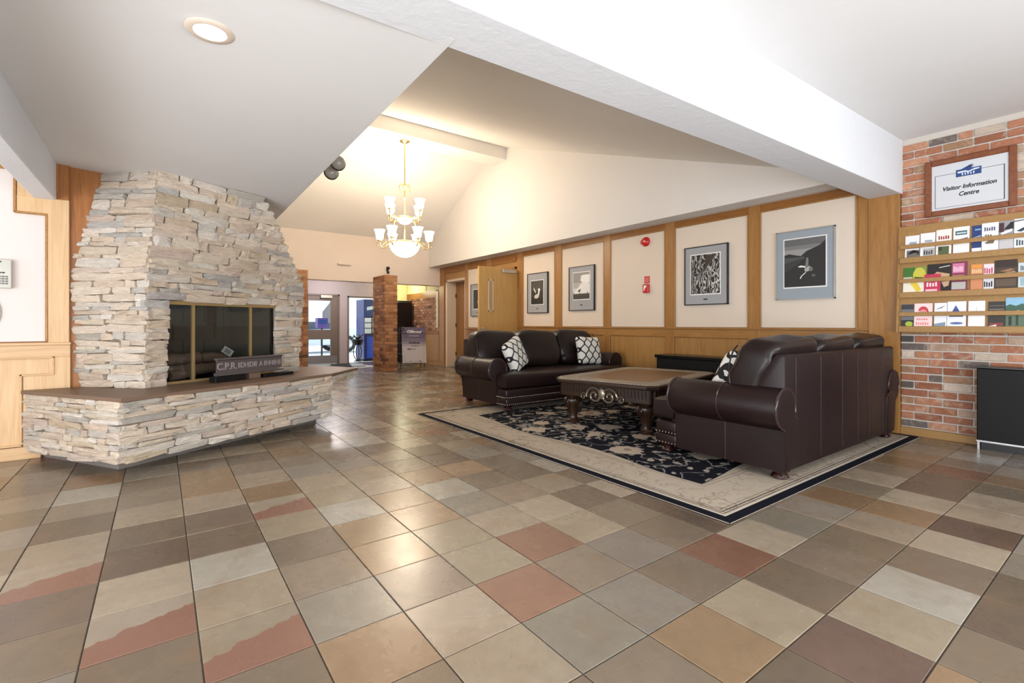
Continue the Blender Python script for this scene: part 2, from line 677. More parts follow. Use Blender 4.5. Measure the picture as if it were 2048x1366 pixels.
tile_me = bpy.data.meshes.new('tile')
bm = B()
g = 0.0022
top = [bm.verts.new(p) for p in ((g + .002, g + .002, 0), (T - g - .002, g + .002, 0), (T - g - .002, T - g - .002, 0), (g + .002, T - g - .002, 0))]
mid = [bm.verts.new(p) for p in ((g, g, -.0018), (T - g, g, -.0018), (T - g, T - g, -.0018), (g, T - g, -.0018))]
low = [bm.verts.new((v.co.x, v.co.y, -.012)) for v in mid]
bm.faces.new(top)
for a, b in ((top, mid), (mid, low)):
    for i in range(4):
        bm.faces.new((a[i], b[i], b[(i + 1) % 4], a[(i + 1) % 4]))
bmesh.ops.recalc_face_normals(bm, faces=bm.faces)
bm.to_mesh(tile_me)
bm.free()
tile_me.materials.append(M['tile'])
cy_, sy_ = math.cos(0.632), math.sin(0.632)
cand, rest = [], []
RUG = (2.48, 5.80, 1.39, 5.28)
for L in range(-18, 22):
    for Mi in range(-16, 38):
        x0, y0 = (OX + L) * T, (OY + Mi) * T
        x, y = x0 + T / 2, y0 + T / 2
        if x0 > 5.95 or x < -4.1 or y < -3.4 or y > 13.4:
            continue
        fwd = x * sy_ + y * cy_
        lat = x * cy_ - y * sy_
        vis = fwd > 0.9 and abs(lat) < fwd * 1.12 + 0.2
        under = RUG[0] < x0 and x0 + T < RUG[1] and RUG[2] < y0 and y0 + T < RUG[3]
        hearth = y > 5.3 and x < 1.2
        (cand if vis and not under and not hearth else rest).append((fwd, x0, y0, L, Mi))
cand.sort()
rest += cand[298:]
for fwd, x0, y0, L, Mi in cand[:298]:
    o = link('tile', tile_me, floor)
    o.location = (x0, y0, random.uniform(-0.0004, 0.0004))
    o.rotation_euler = (random.uniform(-.0012, .0012), random.uniform(-.0012, .0012), 0)
    o.color = lin(tile_colour(L, Mi))
    if TC(L, Mi) == 'Q':
        o.material_slots[0].link = 'OBJECT'
        o.material_slots[0].material = M['tile_two']
verts, faces, cols = [], [], []
for fwd, x0, y0, L, Mi in rest:
    b0 = len(verts)
    for dx, dy, dz in ((g, g, 0), (T - g, g, 0), (T - g, T - g, 0), (g, T - g, 0), (g, g, -.012), (T - g, g, -.012), (T - g, T - g, -.012), (g, T - g, -.012)):
        verts.append((x0 + dx, y0 + dy, dz))
    c = lin(tile_colour(L, Mi))
    for f in ((0, 1, 2, 3), (0, 4, 5, 1), (1, 5, 6, 2), (2, 6, 7, 3), (3, 7, 4, 0)):
        faces.append(tuple(b0 + i for i in f))
        cols.append(c)
me = bpy.data.meshes.new('tile_field')
me.from_pydata(verts, [], faces)
ca = me.color_attributes.new('shade', 'FLOAT_COLOR', 'CORNER')
for p in me.polygons:
    for li in p.loop_indices:
        ca.data[li].color = cols[p.index]
tf = link('tile_field', me, floor, M['tile_field'])
tf['kind'] = 'stuff'

# ------------------------------------------------------------------ setting: ceilings and beams
struct('ceiling', boxb(-3.5, 6.1, -3.3, 1.72, 2.885, 2.99), M['ceiling'], label='flat white ceiling over the front of the lobby')


def cz(x, y):
    return 2.458 - 0.0578 * x - 0.0188 * y


q = [(-3.5, 1.9), (1.07, 1.9), (1.07, 6.7), (-3.5, 6.7)]
drop = struct('ceiling', slab_poly(B(), [(x, y, cz(x, y)) for x, y in q], 0.12, (0, 0, 1)), M['ceiling'], label='lowered flat ceiling over the fireplace corner')
struct('wall_soffit', slab_poly(B(), [(1.068, 1.9, cz(1.07, 1.9) + .001), (0.95, 1.9, cz(.95, 1.9) + .001), (0.95, 11.3, 2.36), (1.068, 11.3, 2.36)], 2.6, (0, 0, 1)), M['white'], label='white drop between lowered ceiling and vault')
near_v = [(1.0, 1.9, 2.60), (5.66, 1.9, 2.60), (5.66, 8.1, 4.70), (1.0, 8.1, 4.70)]
far_v = [(1.0, 8.1, 4.70), (5.66, 8.1, 4.70), (5.66, 11.3, 3.10), (1.0, 11.3, 3.10)]
struct('ceiling', slab_poly(B(), near_v, 0.1, (0, 0, 1)), M['vault'], label='near slope of the vaulted ceiling')
struct('ceiling', slab_poly(B(), far_v, 0.1, (0, 0, 1)), M['vault'], label='far slope of the vaulted ceiling')
struct('ridge_beam', boxb(1.0, 5.56, 7.77, 8.22, 4.34, 4.75, 0.006), M['vault'], label='boxed beam along the ridge of the vault')
bp = [(5.9, 1.542), (5.9, 1.82), (0.5, 1.985), (-3.5, 2.1), (-3.5, 1.82), (0.915, 1.681)]
struct('ceiling_beam', prism(B(), bp, 2.362, 2.95, 'z', 0.008, 2), M['beam'], label='long white plastered beam across the lobby ceiling')
struct('ceiling_beam', boxb(-0.825, -0.69, 1.9, 5.41, 2.095, 2.62, 0.008, 2), M['beam'], label='short white beam running to the left wall')

# ------------------------------------------------------------------ setting: right wall
XW = 5.9
wr = B()
for y0, y1, z0, z1 in ((1.56, 7.9, 0, 2.6), (7.9, 8.8, 2.2, 2.6), (8.8, 9.93, 0, 2.6), (9.93, 10.88, 2.17, 2.6), (10.88, 13.4, 0, 2.6)):
    box(wr, XW, XW + 0.2, y0, y1, z0, z1)
wall_right = struct('wall_right', wr, M['wood_wz'], label='panelled right wall behind the sofas')
gable = B()
prism(gable, [(1.56, 2.53), (11.3, 2.53), (11.3, 3.2), (8.1, 4.78), (1.56, 2.60)], 5.55, 5.66, 'x')
struct('wall_gable', gable, M['white'], label='white gable wall above the wood panelling')
struct('trim_1', boxb(5.655, 6.1, 1.56, 11.3, 2.53, 2.56), M['white'], label='white soffit over the panelling')
PANELS = [(1.926, 2.919), (3.079, 4.12), (4.295, 5.327), (5.479, 6.503), (6.695, 7.649)]
for y0, y1 in PANELS:
    obj('panel', boxb(XW - 0.012, XW, y0 + .003, y1 - .003, 1.037, 2.432, 0.003), M['panel'], wall_right)
    mo = B()
    for a in ((y0 - .012, y0 + .004), (y1 - .004, y1 + .012)):
        box(mo, XW - 0.03, XW, a[0], a[1], 1.03, 2.44, .003)
    box(mo, XW - 0.03, XW, y0, y1, 2.43, 2.445, .003)
    obj('moulding', mo, M['wood_z'], wall_right)
obj('panel', boxb(XW - 0.012, XW, 9.02, 9.80, 1.0, 2.42, 0.003), M['panel'], wall_right)
posts = [(1.556, 1.815, 0.04), (1.815, 1.914, 0.022), (2.931, 3.067, .026), (4.132, 4.283, .026), (5.339, 5.467, .026), (6.515, 6.683, .026), (7.661, 7.84, .026), (8.80, 9.0, .026), (9.80, 9.93, .026), (10.98, 11.25, .026)]
for y0, y1, d in posts:
    obj('post', boxb(XW - d, XW, y0, y1, 0.0, 2.37 if d > .03 else 2.53, 0.004), M['wood_z'], wall_right)
obj('top_rail', boxb(XW - 0.02, XW, 1.82, 7.9, 2.445, 2.532, 0.003), M['wood_y'], wall_right)
obj('top_rail', boxb(XW - 0.02, XW, 7.9, 11.25, 2.36, 2.532, 0.003), M['wood_y'], wall_right)
obj('chair_rail', boxb(XW - 0.045, XW, 1.816, 7.9, 1.012, 1.03, 0.004, 2), M['wood_yl'], wall_right)
obj('chair_rail', boxb(XW - 0.045, XW, 9.0, 9.93, .962, .98, 0.004, 2), M['wood_yl'], wall_right)
obj('rail', boxb(XW - 0.024, XW, 1.816, 7.9, 0.898, 1.012, 0.003), M['wood_yl'], wall_right)
obj('rail', boxb(XW - 0.024, XW, 9.0, 9.93, 0.85, .962, 0.003), M['wood_y'], wall_right)
for y0, y1 in PANELS + [(9.02, 9.8)]:
    obj('wainscot_panel', boxb(XW - 0.012, XW, y0 - .01, y1 + .01, 0.13, 0.89, 0.008), M['wood_wz'], wall_right)
base = struct('baseboard_right', boxb(XW - 0.03, XW, 1.82, 7.85, 0, 0.12, 0.004), M['wood_y'], label='oak baseboard of the panelled wall')

# brick wall at the right end
bw = struct('wall_brick', boxb(XW + 0.012, XW + 0.25, -3.0, 1.556, 0, 2.9), M['mortar'], label='brick wall behind the brochure rack')
BR_PAL = [((168, 114, 88), 30), ((152, 100, 78), 20), ((180, 130, 102), 18), ((160, 126, 100), 12), ((108, 98, 92), 8), ((80, 75, 72), 5), ((196, 180, 164), 10), ((178, 152, 132), 12)]


def brick_colour(pal):
    return lin(jit(random.choices([p[0] for p in pal], [p[1] for p in pal])[0], 10))


def brick_mesh(w, h, d, m, name='brick'):
    bm = boxb(-w / 2, w / 2, -d / 2, d / 2, -h / 2, h / 2)
    for v in bm.verts:
        v.co += Vector((random.uniform(-.002, .002), random.uniform(-.001, .001), random.uniform(-.0015, .0015)))
    bmesh.ops.bevel(bm, geom=list(bm.edges), offset=0.003, segments=1, affect='EDGES')
    bmesh.ops.recalc_face_normals(bm, faces=bm.faces)
    me = bpy.data.meshes.new(name)
    bm.to_mesh(me)
    bm.free()
    me.materials.append(m)
    return me


BRM = [brick_mesh(0.197, 0.060, 0.05, M['brick']) for _ in range(4)]
BRH = [brick_mesh(0.092, 0.060, 0.05, M['brick']) for _ in range(3)]
row_h = 0.0745
for r in range(39):
    z = 0.115 + r * row_h
    if z > 2.86:
        break
    off = (0, 0.105, 0.0, 0.105)[r % 4]
    y = 1.553
    k = 0
    while y > 0.38:
        half = (k == 0 and off > 0) or random.random() < 0.07
        w = 0.095 if half else 0.2
        o = link('brick', random.choice(BRH if half else BRM), bw)
        o.location = (XW + 0.025 - random.uniform(0, 0.005), y - w / 2, z)
        o.rotation_euler = (random.uniform(-.008, .008), 0, PI / 2 + random.uniform(-.008, .008))
        o.color = brick_colour(BR_PAL)
        y -= w + 0.0105
        k += 1
struct('baseboard_brick', boxb(XW - 0.035, XW + .012, 0.2, 1.555, 0, 0.075, 0.004), M['rack_wood'], label='pale wood baseboard under the brick wall')

# doorway alcoves in the right wall
alc = B()
box(alc, XW + 0.2, 7.2, 7.85, 7.9, 0, 2.25)
box(alc, XW + 0.2, 7.2, 8.8, 8.85, 0, 2.25)
box(alc, 7.15, 7.2, 7.85, 8.85, 0, 2.25)
box(alc, XW + .2, 7.2, 7.85, 8.85, 2.2, 2.25)
struct('wall_alcove', alc, M['far'], label='passage behind the open maple door')
d2 = thing('door_2', 'closed brown wooden door recessed in a pale frame at the far right wall', 'door')
d2['kind'] = 'structure'
fr = B()
box(fr, XW - 0.02, 6.2, 10.83, 10.90, 0, 2.19, .004)
box(fr, XW - 0.02, 6.2, 9.90, 9.96, 0, 2.19, .004)
box(fr, XW - 0.02, 6.2, 9.90, 10.90, 2.14, 2.2, .004)
obj('door_frame', fr, M['white_trim'], d2)
dl = obj('door_leaf', boxb(6.14, 6.19, 9.96, 10.83, 0.01, 2.14, .004), M['door_brown'], d2)
for z in (.32, 1.05, 1.8):
    obj('hinge', boxb(6.125, 6.142, 10.80, 10.83, z - .05, z + .05), M['frame_black'], dl)
obj('lock', boxb(6.12, 6.142, 10.02, 10.1, 0.93, 1.0, .004), M['sign_wood'], dl)
obj('door_knob', lathe(B(), [(0, -.05), (.022, -.045), (.026, -.03), (.02, -.01), (.012, 0), (0, 0)], 6.14, 10.06, 0.85, 12, 'x'), M['sign_wood'], dl)

d1 = thing('door_1', 'open maple door with closer and round knob beside the far sofa', 'door', (5.88, 7.86, 0))
d1['kind'] = 'structure'
leaf = obj('door_leaf', boxb(-.93, 0, -.022, .022, 0.01, 2.2, .003), M['door_wood'], d1)
obj('glass_lite', boxb(-.70, -.62, -.026, -.02, 1.35, 1.93, .002), plain('wired_glass', (176, 146, 108), .15), leaf)
lf = B()
for a in ((-.72, -.70), (-.62, -.60)):
    box(lf, a[0], a[1], -.03, -.02, 1.33, 1.95)
for a in ((1.33, 1.35), (1.93, 1.95)):
    box(lf, -.72, -.60, -.03, -.02, a[0], a[1])
obj('lite_frame', lf, M['white_trim'], leaf)
obj('door_closer', boxb(-.40, -.05, -.085, -.022, 2.10, 2.17, .006), M['nickel'], d1)
kn = lathe(B(), [(0, -.07), (.024, -.066), (.03, -.05), (.024, -.032), (.012, -.025), (.012, -.008), (.03, -.006), (.03, 0)], -.86, -.022, 0.99, 16, 'y')
obj('door_knob', kn, M['nickel'], d1, 40)
fr = B()
box(fr, -0.01, .05, .03, .07, 0, 2.26, .004)
box(fr, -0.01, .05, .93, .98, 0, 2.26, .004)
box(fr, -0.01, .05, .03, .98, 2.2, 2.26, .004)
obj('door_frame', fr, M['wood_z'], d1)

# ------------------------------------------------------------------ setting: far wall, header, vestibule
YF = 11.2
fw = B()
box(fw, 1.0, 5.9, YF, YF + 0.12, 2.075, 3.3)
box(fw, 1.0, 5.9, YF + .12, YF + .3, 2.075, 2.3)
struct('wall_far', fw, M['far'], label='cream header wall above the entrance passage')
struct('wall_passage', boxb(0.95, 1.06, 6.4, 11.4, 0, 2.4), M['far'], label='wall at the left end of the vaulted room')
struct('wall_return', boxb(-.5, .97, 6.58, 6.68, 0, 2.5), M['far'], label='wall closing the corner behind the fireplace')
struct('wall_far_left', boxb(1.0, 2.42, YF, YF + .25, 0, 2.08), M['far'], label='wall left of the entrance passage')
wv = B()
box(wv, 2.3, 3.02, 13.3, 13.45, 0, 2.35)
box(wv, 3.92, 4.14, 13.3, 13.45, 0, 2.35)
box(wv, 3.02, 3.92, 13.3, 13.45, 1.875, 2.35)
box(wv, 4.14, 4.98, 13.3, 13.45, 1.85, 2.35)
box(wv, 2.3, 2.4, 11.4, 13.4, 0, 2.35)
struct('wall_back', wv, M['lilac'], label='lilac grey wall of the entrance vestibule')
struct('wall_back_right', boxb(4.98, 5.9, 13.3, 13.45, 0, 2.5), M['cream_wall_yellow_lit'], label='yellow lit wall above the black machine')
struct('ceiling', boxb(2.3, 6.1, YF + .3, 13.45, 2.3, 2.4), M['white'], label='low ceiling of the entrance vestibule')
df = B()
for a in ((3.02, 3.06), (3.88, 3.92)):
    box(df, a[0], a[1], 13.27, 13.44, 0, 1.88)
box(df, 3.02, 3.92, 13.27, 13.44, 1.84, 1.88)
d3 = thing('door_3', 'taupe entrance door with two glass lites and a steel kick plate', 'door')
d3['kind'] = 'structure'
obj('door_frame', df, M['door_grey'], d3)
lf = B()
for x0, x1, z0, z1 in ((3.06, 3.13, .02, 1.84), (3.69, 3.88, .02, 1.84), (3.13, 3.69, 1.70, 1.84), (3.13, 3.69, .67, .93), (3.13, 3.69, .02, .24)):
    box(lf, x0, x1, 13.30, 13.345, z0, z1)
leaf = obj('door_leaf', lf, M['door_grey'], d3)
obj('pane', boxb(3.13, 3.69, 13.318, 13.326, .93, 1.70), M['clear_glass'], d3)
obj('pane', boxb(3.13, 3.69, 13.318, 13.326, .24, .67), M['clear_glass'], d3)
obj('kick_plate', boxb(3.08, 3.86, 13.292, 13.30, .02, .22), M['kick_plate'], d3)
obj('door_closer', boxb(3.42, 3.72, 13.22, 13.30, 1.77, 1.85, .006), M['nickel'], d3)
w1 = thing('window_1', 'bright glazed entrance opening in a dark frame', 'window')
w1['kind'] = 'structure'
wf = B()
for a in ((4.14, 4.18), (4.94, 4.98)):
    box(wf, a[0], a[1], 13.28, 13.44, 0, 1.85)
box(wf, 4.14, 4.98, 13.28, 13.44, 1.81, 1.85)
obj('window_frame', wf, M['door_grey'], w1)
obj('pane', boxb(4.18, 4.94, 13.352, 13.360, 0.0, 1.81), M['clear_glass'], w1)
struct('ground_outside', boxb(-6, 14, 13.45, 32, -0.3, -0.02), M['snow'], label='bright pavement outside the entrance')
tag(obj('door_mat', boxb(2.75, 4.25, 12.15, 13.2, 0.0, 0.012, .004), M['rubber']), 'black rubber mat on the floor inside the entrance door', 'mat')

# continuation of the right wall past the header
for z0, z1, m in ((1.79, 1.95, 'wood_y'), (0.80, .90, 'wood_y')):
    obj('rail', boxb(XW - .02, XW, 11.3, 13.3, z0, z1), M[m], wall_right)
obj('wainscot_panel', boxb(XW - .012, XW, 11.3, 13.28, .1, .8), M['wood_wz'], wall_right)
obj('panel', boxb(XW - .012, XW, 11.3, 13.28, 1.95, 2.3), M['cream_wall_yellow_lit'], wall_right)
obj('moulding', boxb(XW - .03, XW - .02, 11.30, 11.42, .98, 1.98, .003), M['white_trim'], wall_right)
obj('moulding', boxb(XW - .03, XW - .02, 11.30, 12.05, 1.95, 1.98, .003), M['white_trim'], wall_right)
obj('moulding', boxb(XW - .03, XW - .02, 12.02, 12.05, 1.98, 2.12, .003), M['white_trim'], wall_right)
fb = struct('wall_brick_far', boxb(XW - .008, XW, 11.45, 13.28, .9, 1.79), M['mortar_dark'], label='brick band on the wall behind the black machine')
PIER_PAL = [((150, 104, 72), 30), ((132, 88, 60), 20), ((166, 120, 86), 22), ((114, 76, 56), 10), ((90, 66, 54), 5), ((160, 114, 84), 14)]
FAR_PAL = [((150, 108, 88), 30), ((130, 92, 76), 20), ((166, 126, 104), 20), ((100, 76, 66), 10)]
PBM = [brick_mesh(0.2, 0.062, 0.05, M['pier_brick']) for _ in range(4)]
for r in range(12):
    y = 11.47 + (0.105 if r % 2 else 0)
    while y < 13.2:
        o = link('brick', random.choice(PBM), fb)
        o.scale = (1, .5, 1)
        o.location = (XW - .012, y + .1, .94 + r * row_h)
        o.rotation_euler = (0, 0, PI / 2)
        o.color = brick_colour(FAR_PAL)
        y += 0.2105


def pier(name, label, x0, x1, y0, y1, h):
    core = struct(name, boxb(x0 + .012, x1 - .012, y0 + .012, y1 - .012, 0, h - .005), M['mortar_dark'], label=label)
    n = int(h / row_h)
    for r in range(n):
        z = (r + .5) * h / n
        for face in (0, 1):
            length = (x1 - x0) if face == 0 else (y1 - y0)
            full = 0.2 + .0105
            a = -0.105 if (r + face) % 2 else 0.0
            while a < length - .02:
                s0, s1 = max(a, 0), min(a + 0.2, length)
                w = s1 - s0
                if w > .03:
                    o = link('brick', random.choice(PBM), core)
                    o.scale = (w / 0.2, .6, h / n / row_h)
                    c = (s0 + s1) / 2
                    if face == 0:
                        o.location = (x0 + c, y0 + .015, z)
                    else:
                        o.location = (x0 + .015, y0 + c, z)
                        o.rotation_euler = (0, 0, PI / 2)
                    o.color = brick_colour(PIER_PAL)
                a += full
    return core


pier('brick_pillar', 'tan brick pier standing right of the entrance opening', 4.09, 4.40, 10.47, 11.22, 2.2)
pier('brick_pillar', 'tan brick pier behind the fireplace', 2.16, 2.46, 10.5, 11.22, 2.2)

# ------------------------------------------------------------------ setting: left wall
YL = 5.42
wl = struct('wall_left', boxb(-3.5, -.34, YL, YL + .12, 0, 2.6), M['wood_dark'], label='left wall with cream panel and oak wainscot')
obj('panel', prism(B(), [(-3.4, .94), (-.752, .94), (-.752, 1.965), (-.935, 1.965), (-.935, 2.30), (-3.4, 2.30)], YL - .012, YL, 'y'), M['panel_left'], wl)
obj('stile', prism(B(), [(-.74, .925), (-.612, .925), (-.612, 2.105), (-.92, 2.105), (-.92, 1.978), (-.74, 1.978)], YL - .034, YL, 'y', .003), M['oak_z'], wl)
obj('stile', boxb(-.69, -.612, YL - .034, YL, 2.105, 2.42, .003), M['wood_dark'], wl)
mo = B()
box(mo, -.757, -.74, YL - .038, YL, .94, 1.965, .004)
box(mo, -.937, -.74, YL - .038, YL, 1.962, 1.979, .004)
box(mo, -.94, -.922, YL - .038, YL, 1.965, 2.30, .004)
obj('moulding', mo, M['wood_yl'], wl)
obj('stile', boxb(-.92, -.83, YL - .03, YL, 2.09, 2.42, .003), M['oak_z'], wl)
obj('top_rail', boxb(-3.4, -.92, YL - .03, YL, 2.30, 2.45, .003), M['wood_yl'], wl)
obj('chair_rail', boxb(-3.4, -.60, YL - .055, YL, .908, .93, .004, 2), M['oak_x'], wl)
obj('rail', boxb(-3.4, -.605, YL - .034, YL, .81, .908, .003), M['oak_x'], wl)
obj('stile', boxb(-.735, -.605, YL - .034, YL, .55, .81, .003), M['oak_z'], wl)
obj('wainscot_panel', boxb(-3.4, -.70, YL - .022, YL, .12, .82), M['oak_z'], wl)
obj('stile', boxb(-.885, -.70, YL - .033, YL, 0.1, .672, .003), M['oak_z'], wl)
mo = B()
for x0, x1, z0, z1 in ((-3.4, -.70, .80, .816), (-.715, -.70, .672, .816), (-.905, -.70, .662, .678), (-.905, -.888, .11, .678), (-3.4, -.888, .105, .122)):
    box(mo, x0, x1, YL - .042, YL - .02, z0, z1, .004)
obj('moulding', mo, M['oak_x'], wl)
struct('baseboard_left', boxb(-3.4, -.78, YL - .04, YL, 0, .1, .004), M['oak_x'], label='oak baseboard of the left wall')

# ------------------------------------------------------------------ fireplace
ST_PAL = [((218, 202, 183), 30), ((212, 193, 173), 24), ((222, 212, 199), 22), ((198, 190, 179), 12), ((186, 181, 174), 6), ((204, 185, 160), 7), ((208, 189, 174), 7), ((180, 172, 161), 5)]


def stone_mesh():
    bm = B()
    n = 11
    pts = []
    for i in range(n):
        a = 2 * PI * (i + random.uniform(-.25, .25)) / n
        x = spow(math.cos(a), .25) * .5
        y = spow(math.sin(a), .25) * .5
        pts.append((x * random.uniform(.92, 1.06), y * random.uniform(.84, 1.2)))
    back = [bm.verts.new((x * 1.0, y * 1.0, -0.6)) for x, y in pts]
    frnt = [bm.verts.new((x * random.uniform(.95, 1.0), y * random.uniform(.86, 1.0), random.uniform(.6, 1.0))) for x, y in pts]
    c1 = bm.verts.new((random.uniform(-.3, -.1), random.uniform(-.15, .15), random.uniform(.8, 1.25)))
    c2 = bm.verts.new((random.uniform(.1, .3), random.uniform(-.15, .15), random.uniform(.7, 1.2)))
    for i in range(n):
        j = (i + 1) % n
        bm.faces.new((back[i], back[j], frnt[j], frnt[i]))
        mx = (pts[i][0] + pts[j][0]) / 2
        c = c1 if mx < 0 else c2
        bm.faces.new((frnt[i], frnt[j], c))
    for i in range(n):
        j = (i + 1) % n
        k = (i + 2) % n
        a, b2 = (pts[i][0] + pts[j][0]) / 2, (pts[j][0] + pts[k][0]) / 2
        if (a < 0) != (b2 < 0):
            bm.faces.new((frnt[j], c1, c2))
    bmesh.ops.recalc_face_normals(bm, faces=bm.faces)
    me = bpy.data.meshes.new('stone')
    bm.to_mesh(me)
    bm.free()
    me.materials.append(M['stone'])
    return me


STM = [stone_mesh() for _ in range(18)]


def stones(parent, bl, br, tr, tl, rows, wavg, depth=0.03, hole=None, jag=0.03, sag=0.0):
    """ledge stones laid in uneven courses over the facet bl-br-tr-tl; hole = (u0, u1, v0, v1) in metres"""
    bl, br, tr, tl = map(Vector, (bl, br, tr, tl))
    H = ((tl - bl).length + (tr - br).length) / 2
    hs = [random.uniform(.6, 1.4) for _ in range(rows)]
    tot = sum(hs)
    v = 0.0
    cnt = 0
    for h in hs:
        hh = h / tot
        vm = v + hh / 2
        A = bl.lerp(tl, vm)
        Bq = br.lerp(tr, vm)
        W = (Bq - A).length
        segs = [(0 - random.uniform(0, jag), W + random.uniform(0, jag))]
        if hole and hole[2] < vm * H < hole[3]:
            segs = [(segs[0][0], hole[0] + random.uniform(-.008, .012)), (hole[1] - random.uniform(-.008, .012), segs[0][1])]
        for s0, s1 in segs:
            u = s0
            while u < s1 - 0.02:
                w = wavg * random.choice((.45, .7, .9, 1.1, 1.4, 1.7)) * random.uniform(.85, 1.15)
                if s1 - (u + w) < wavg * .35:
                    w = s1 - u
                uc = u + w / 2
                t = uc / W
                vv = min(max(vm + random.uniform(-.12, .12) * hh, 0.003), .997)
                p = bl.lerp(tl, vv).lerp(br.lerp(tr, vv), t)
                ud = (Bq - A).normalized()
                vd = (tl.lerp(tr, t) - bl.lerp(br, t)).normalized()
                n = ud.cross(vd).normalized()
                vd = n.cross(ud).normalized()
                ang = random.uniform(-.035, .035)
                ud2 = ud * math.cos(ang) + vd * math.sin(ang)
                vd2 = vd * math.cos(ang) - ud * math.sin(ang)
                d = depth * random.uniform(.55, 1.35)
                m = Matrix.Identity(4)
                for i, (vec, sc) in enumerate(((ud2, (w + .001) * random.choice((1, -1))), (vd2, hh * H * 1.05 * random.choice((1, -1))), (n, d))):
                    for k in range(3):
                        m[k][i] = vec[k] * sc
                m.translation = p
                o = link('stone', random.choice(STM), parent)
                o.matrix_basis = m
                o.color = lin(jit(random.choices([c[0] for c in ST_PAL], [c[1] for c in ST_PAL])[0], 9))
                cnt += 1
                u += w
        v += hh
    return cnt


fp = thing('fireplace', 'corner fireplace faced in pale stacked ledgestone with tapering chimney hood', 'fireplace', (0, 0, 0))
Lb, Cb, Rb = (-.53, 5.42), (-.11, 4.985), (1.232, 5.806)
Lw, Cw, Rw = (-.585, 5.42), (-.085, 5.0), (1.30, 5.85)
ZB, ZW = 0.55, 1.50
Lt, Ct, Rt = (-.375, 5.42, cz(-.375, 5.42)), (.0, 5.03, cz(0, 5.03)), (.805, 5.19, cz(.805, 5.19))
Bk = (0.75, 6.55)


def v3(p, z):
    return (p[0], p[1], z)


def inset(p, c=(0.35, 5.75), d=0.03):
    v = Vector((c[0] - p[0], c[1] - p[1]))
    v.normalize()
    return (p[0] + v.x * d, p[1] + v.y * d)


core = B()
levels = []
for (L, C, Rr), zs in (((Lb, Cb, Rb), (ZB,) * 3), ((Lw, Cw, Rw), (ZW,) * 3), ((Lt[:2], Ct[:2], Rt[:2]), (Lt[2] + .01, Ct[2] + .01, Rt[2] + .01))):
    pts = [inset(L, d=.02), inset(C), inset(Rr)]
    lv = [core.verts.new(v3(p, z)) for p, z in zip(pts, zs)]
    lv.append(core.verts.new(v3(Bk if zs[0] < 2 else (.8, 5.6), zs[2])))
    lv.append(core.verts.new(v3((-.4, 5.6), zs[0])))
    levels.append(lv)
NG = 6
for li, (a, b) in enumerate(zip(levels, levels[1:])):
    for i in range(5):
        if li == 0 and i == 1:
            continue
        p00, p10, p11, p01 = a[i].co, a[(i + 1) % 5].co, b[(i + 1) % 5].co, b[i].co
        gr_ = [[core.verts.new(p00.lerp(p10, u / NG).lerp(p01.lerp(p11, u / NG), v / NG)) for u in range(NG + 1)] for v in range(NG + 1)]
        for v in range(NG):
            for u in range(NG):
                core.faces.new((gr_[v][u], gr_[v][u + 1], gr_[v + 1][u + 1], gr_[v + 1][u]))
core.faces.new(levels[2])
# front facet of the lower body with the firebox opening
uF = Vector((Rb[0] - Cb[0], Rb[1] - Cb[1], 0))
LF = uF.length
uF.normalize()
nF = Vector((uF.y, -uF.x, 0))
oF = Vector((Cb[0], Cb[1], 0))


def fpt(u, z, d=0.0):
    """point on the front facet: u along it, d outwards"""
    return oF + uF * u + nF * d + Vector((0, 0, z))


U0, U1, Z0, Z1 = 0.150, 1.300, 0.555, 1.285
c0, c1 = levels[0][1], levels[0][2]
t0, t1 = levels[1][1], levels[1][2]
q0, q1, q2, q3 = [core.verts.new(fpt(u, z, -.03)) for u, z in ((U0, Z0), (U1, Z0), (U1, Z1), (U0, Z1))]
core.faces.new((c0, q0, q3, t0))
core.faces.new((q1, c1, t1, q2))
core.faces.new((q3, q2, t1, t0))
core.faces.new((c0, c1, q1, q0))
hood = obj('chimney_hood', core, M['stone_core'], fp)
ns = stones(hood, v3(Cb, ZB), v3(Rb, ZB), v3(Rw, ZW), v3(Cw, ZW), 18, .20, .034, hole=(U0 + .015, U1 - .015, 0.0, Z1 - ZB), jag=.035)
ns += stones(hood, v3(Cw, ZW), v3(Rw, ZW), Rt, Ct, 15, .20, .034, jag=.03)
ns += stones(hood, v3(Lb, ZB), v3(Cb, ZB), v3(Cw, ZW), v3(Lw, ZW), 20, .24, .034, jag=.045)
ns += stones(hood, v3(Lw, ZW), v3(Cw, ZW), Ct, Lt, 16, .22, .034, jag=.03)
print('hood stones', ns)
# firebox
fbx = B()
D = -.48
a = [fbx.verts.new(fpt(u, z, -.03)) for u, z in ((U0, Z0), (U1, Z0), (U1, Z1), (U0, Z1))]
b = [fbx.verts.new(fpt(u, z, D)) for u, z in ((U0 + .16, Z0), (U1 - .16, Z0), (U1 - .16, Z1), (U0 + .16, Z1))]
for i in range(4):
    fbx.faces.new((a[i], a[(i + 1) % 4], b[(i + 1) % 4], b[i]))
fbx.faces.new(b)
fbo = obj('firebox', fbx, M['firebrick'], fp)
jn = B()


def fbox(bm, u0, u1, z0, z1, d0, d1):
    vs = [bm.verts.new(fpt(u, z, d)) for z in (z0, z1) for d in (d0, d1) for u in (u0, u1)]
    for ids in ((0, 2, 3, 1), (4, 5, 7, 6), (0, 1, 5, 4), (2, 6, 7, 3), (0, 4, 6, 2), (1, 3, 7, 5)):
        bm.faces.new([vs[i] for i in ids])
    return bm


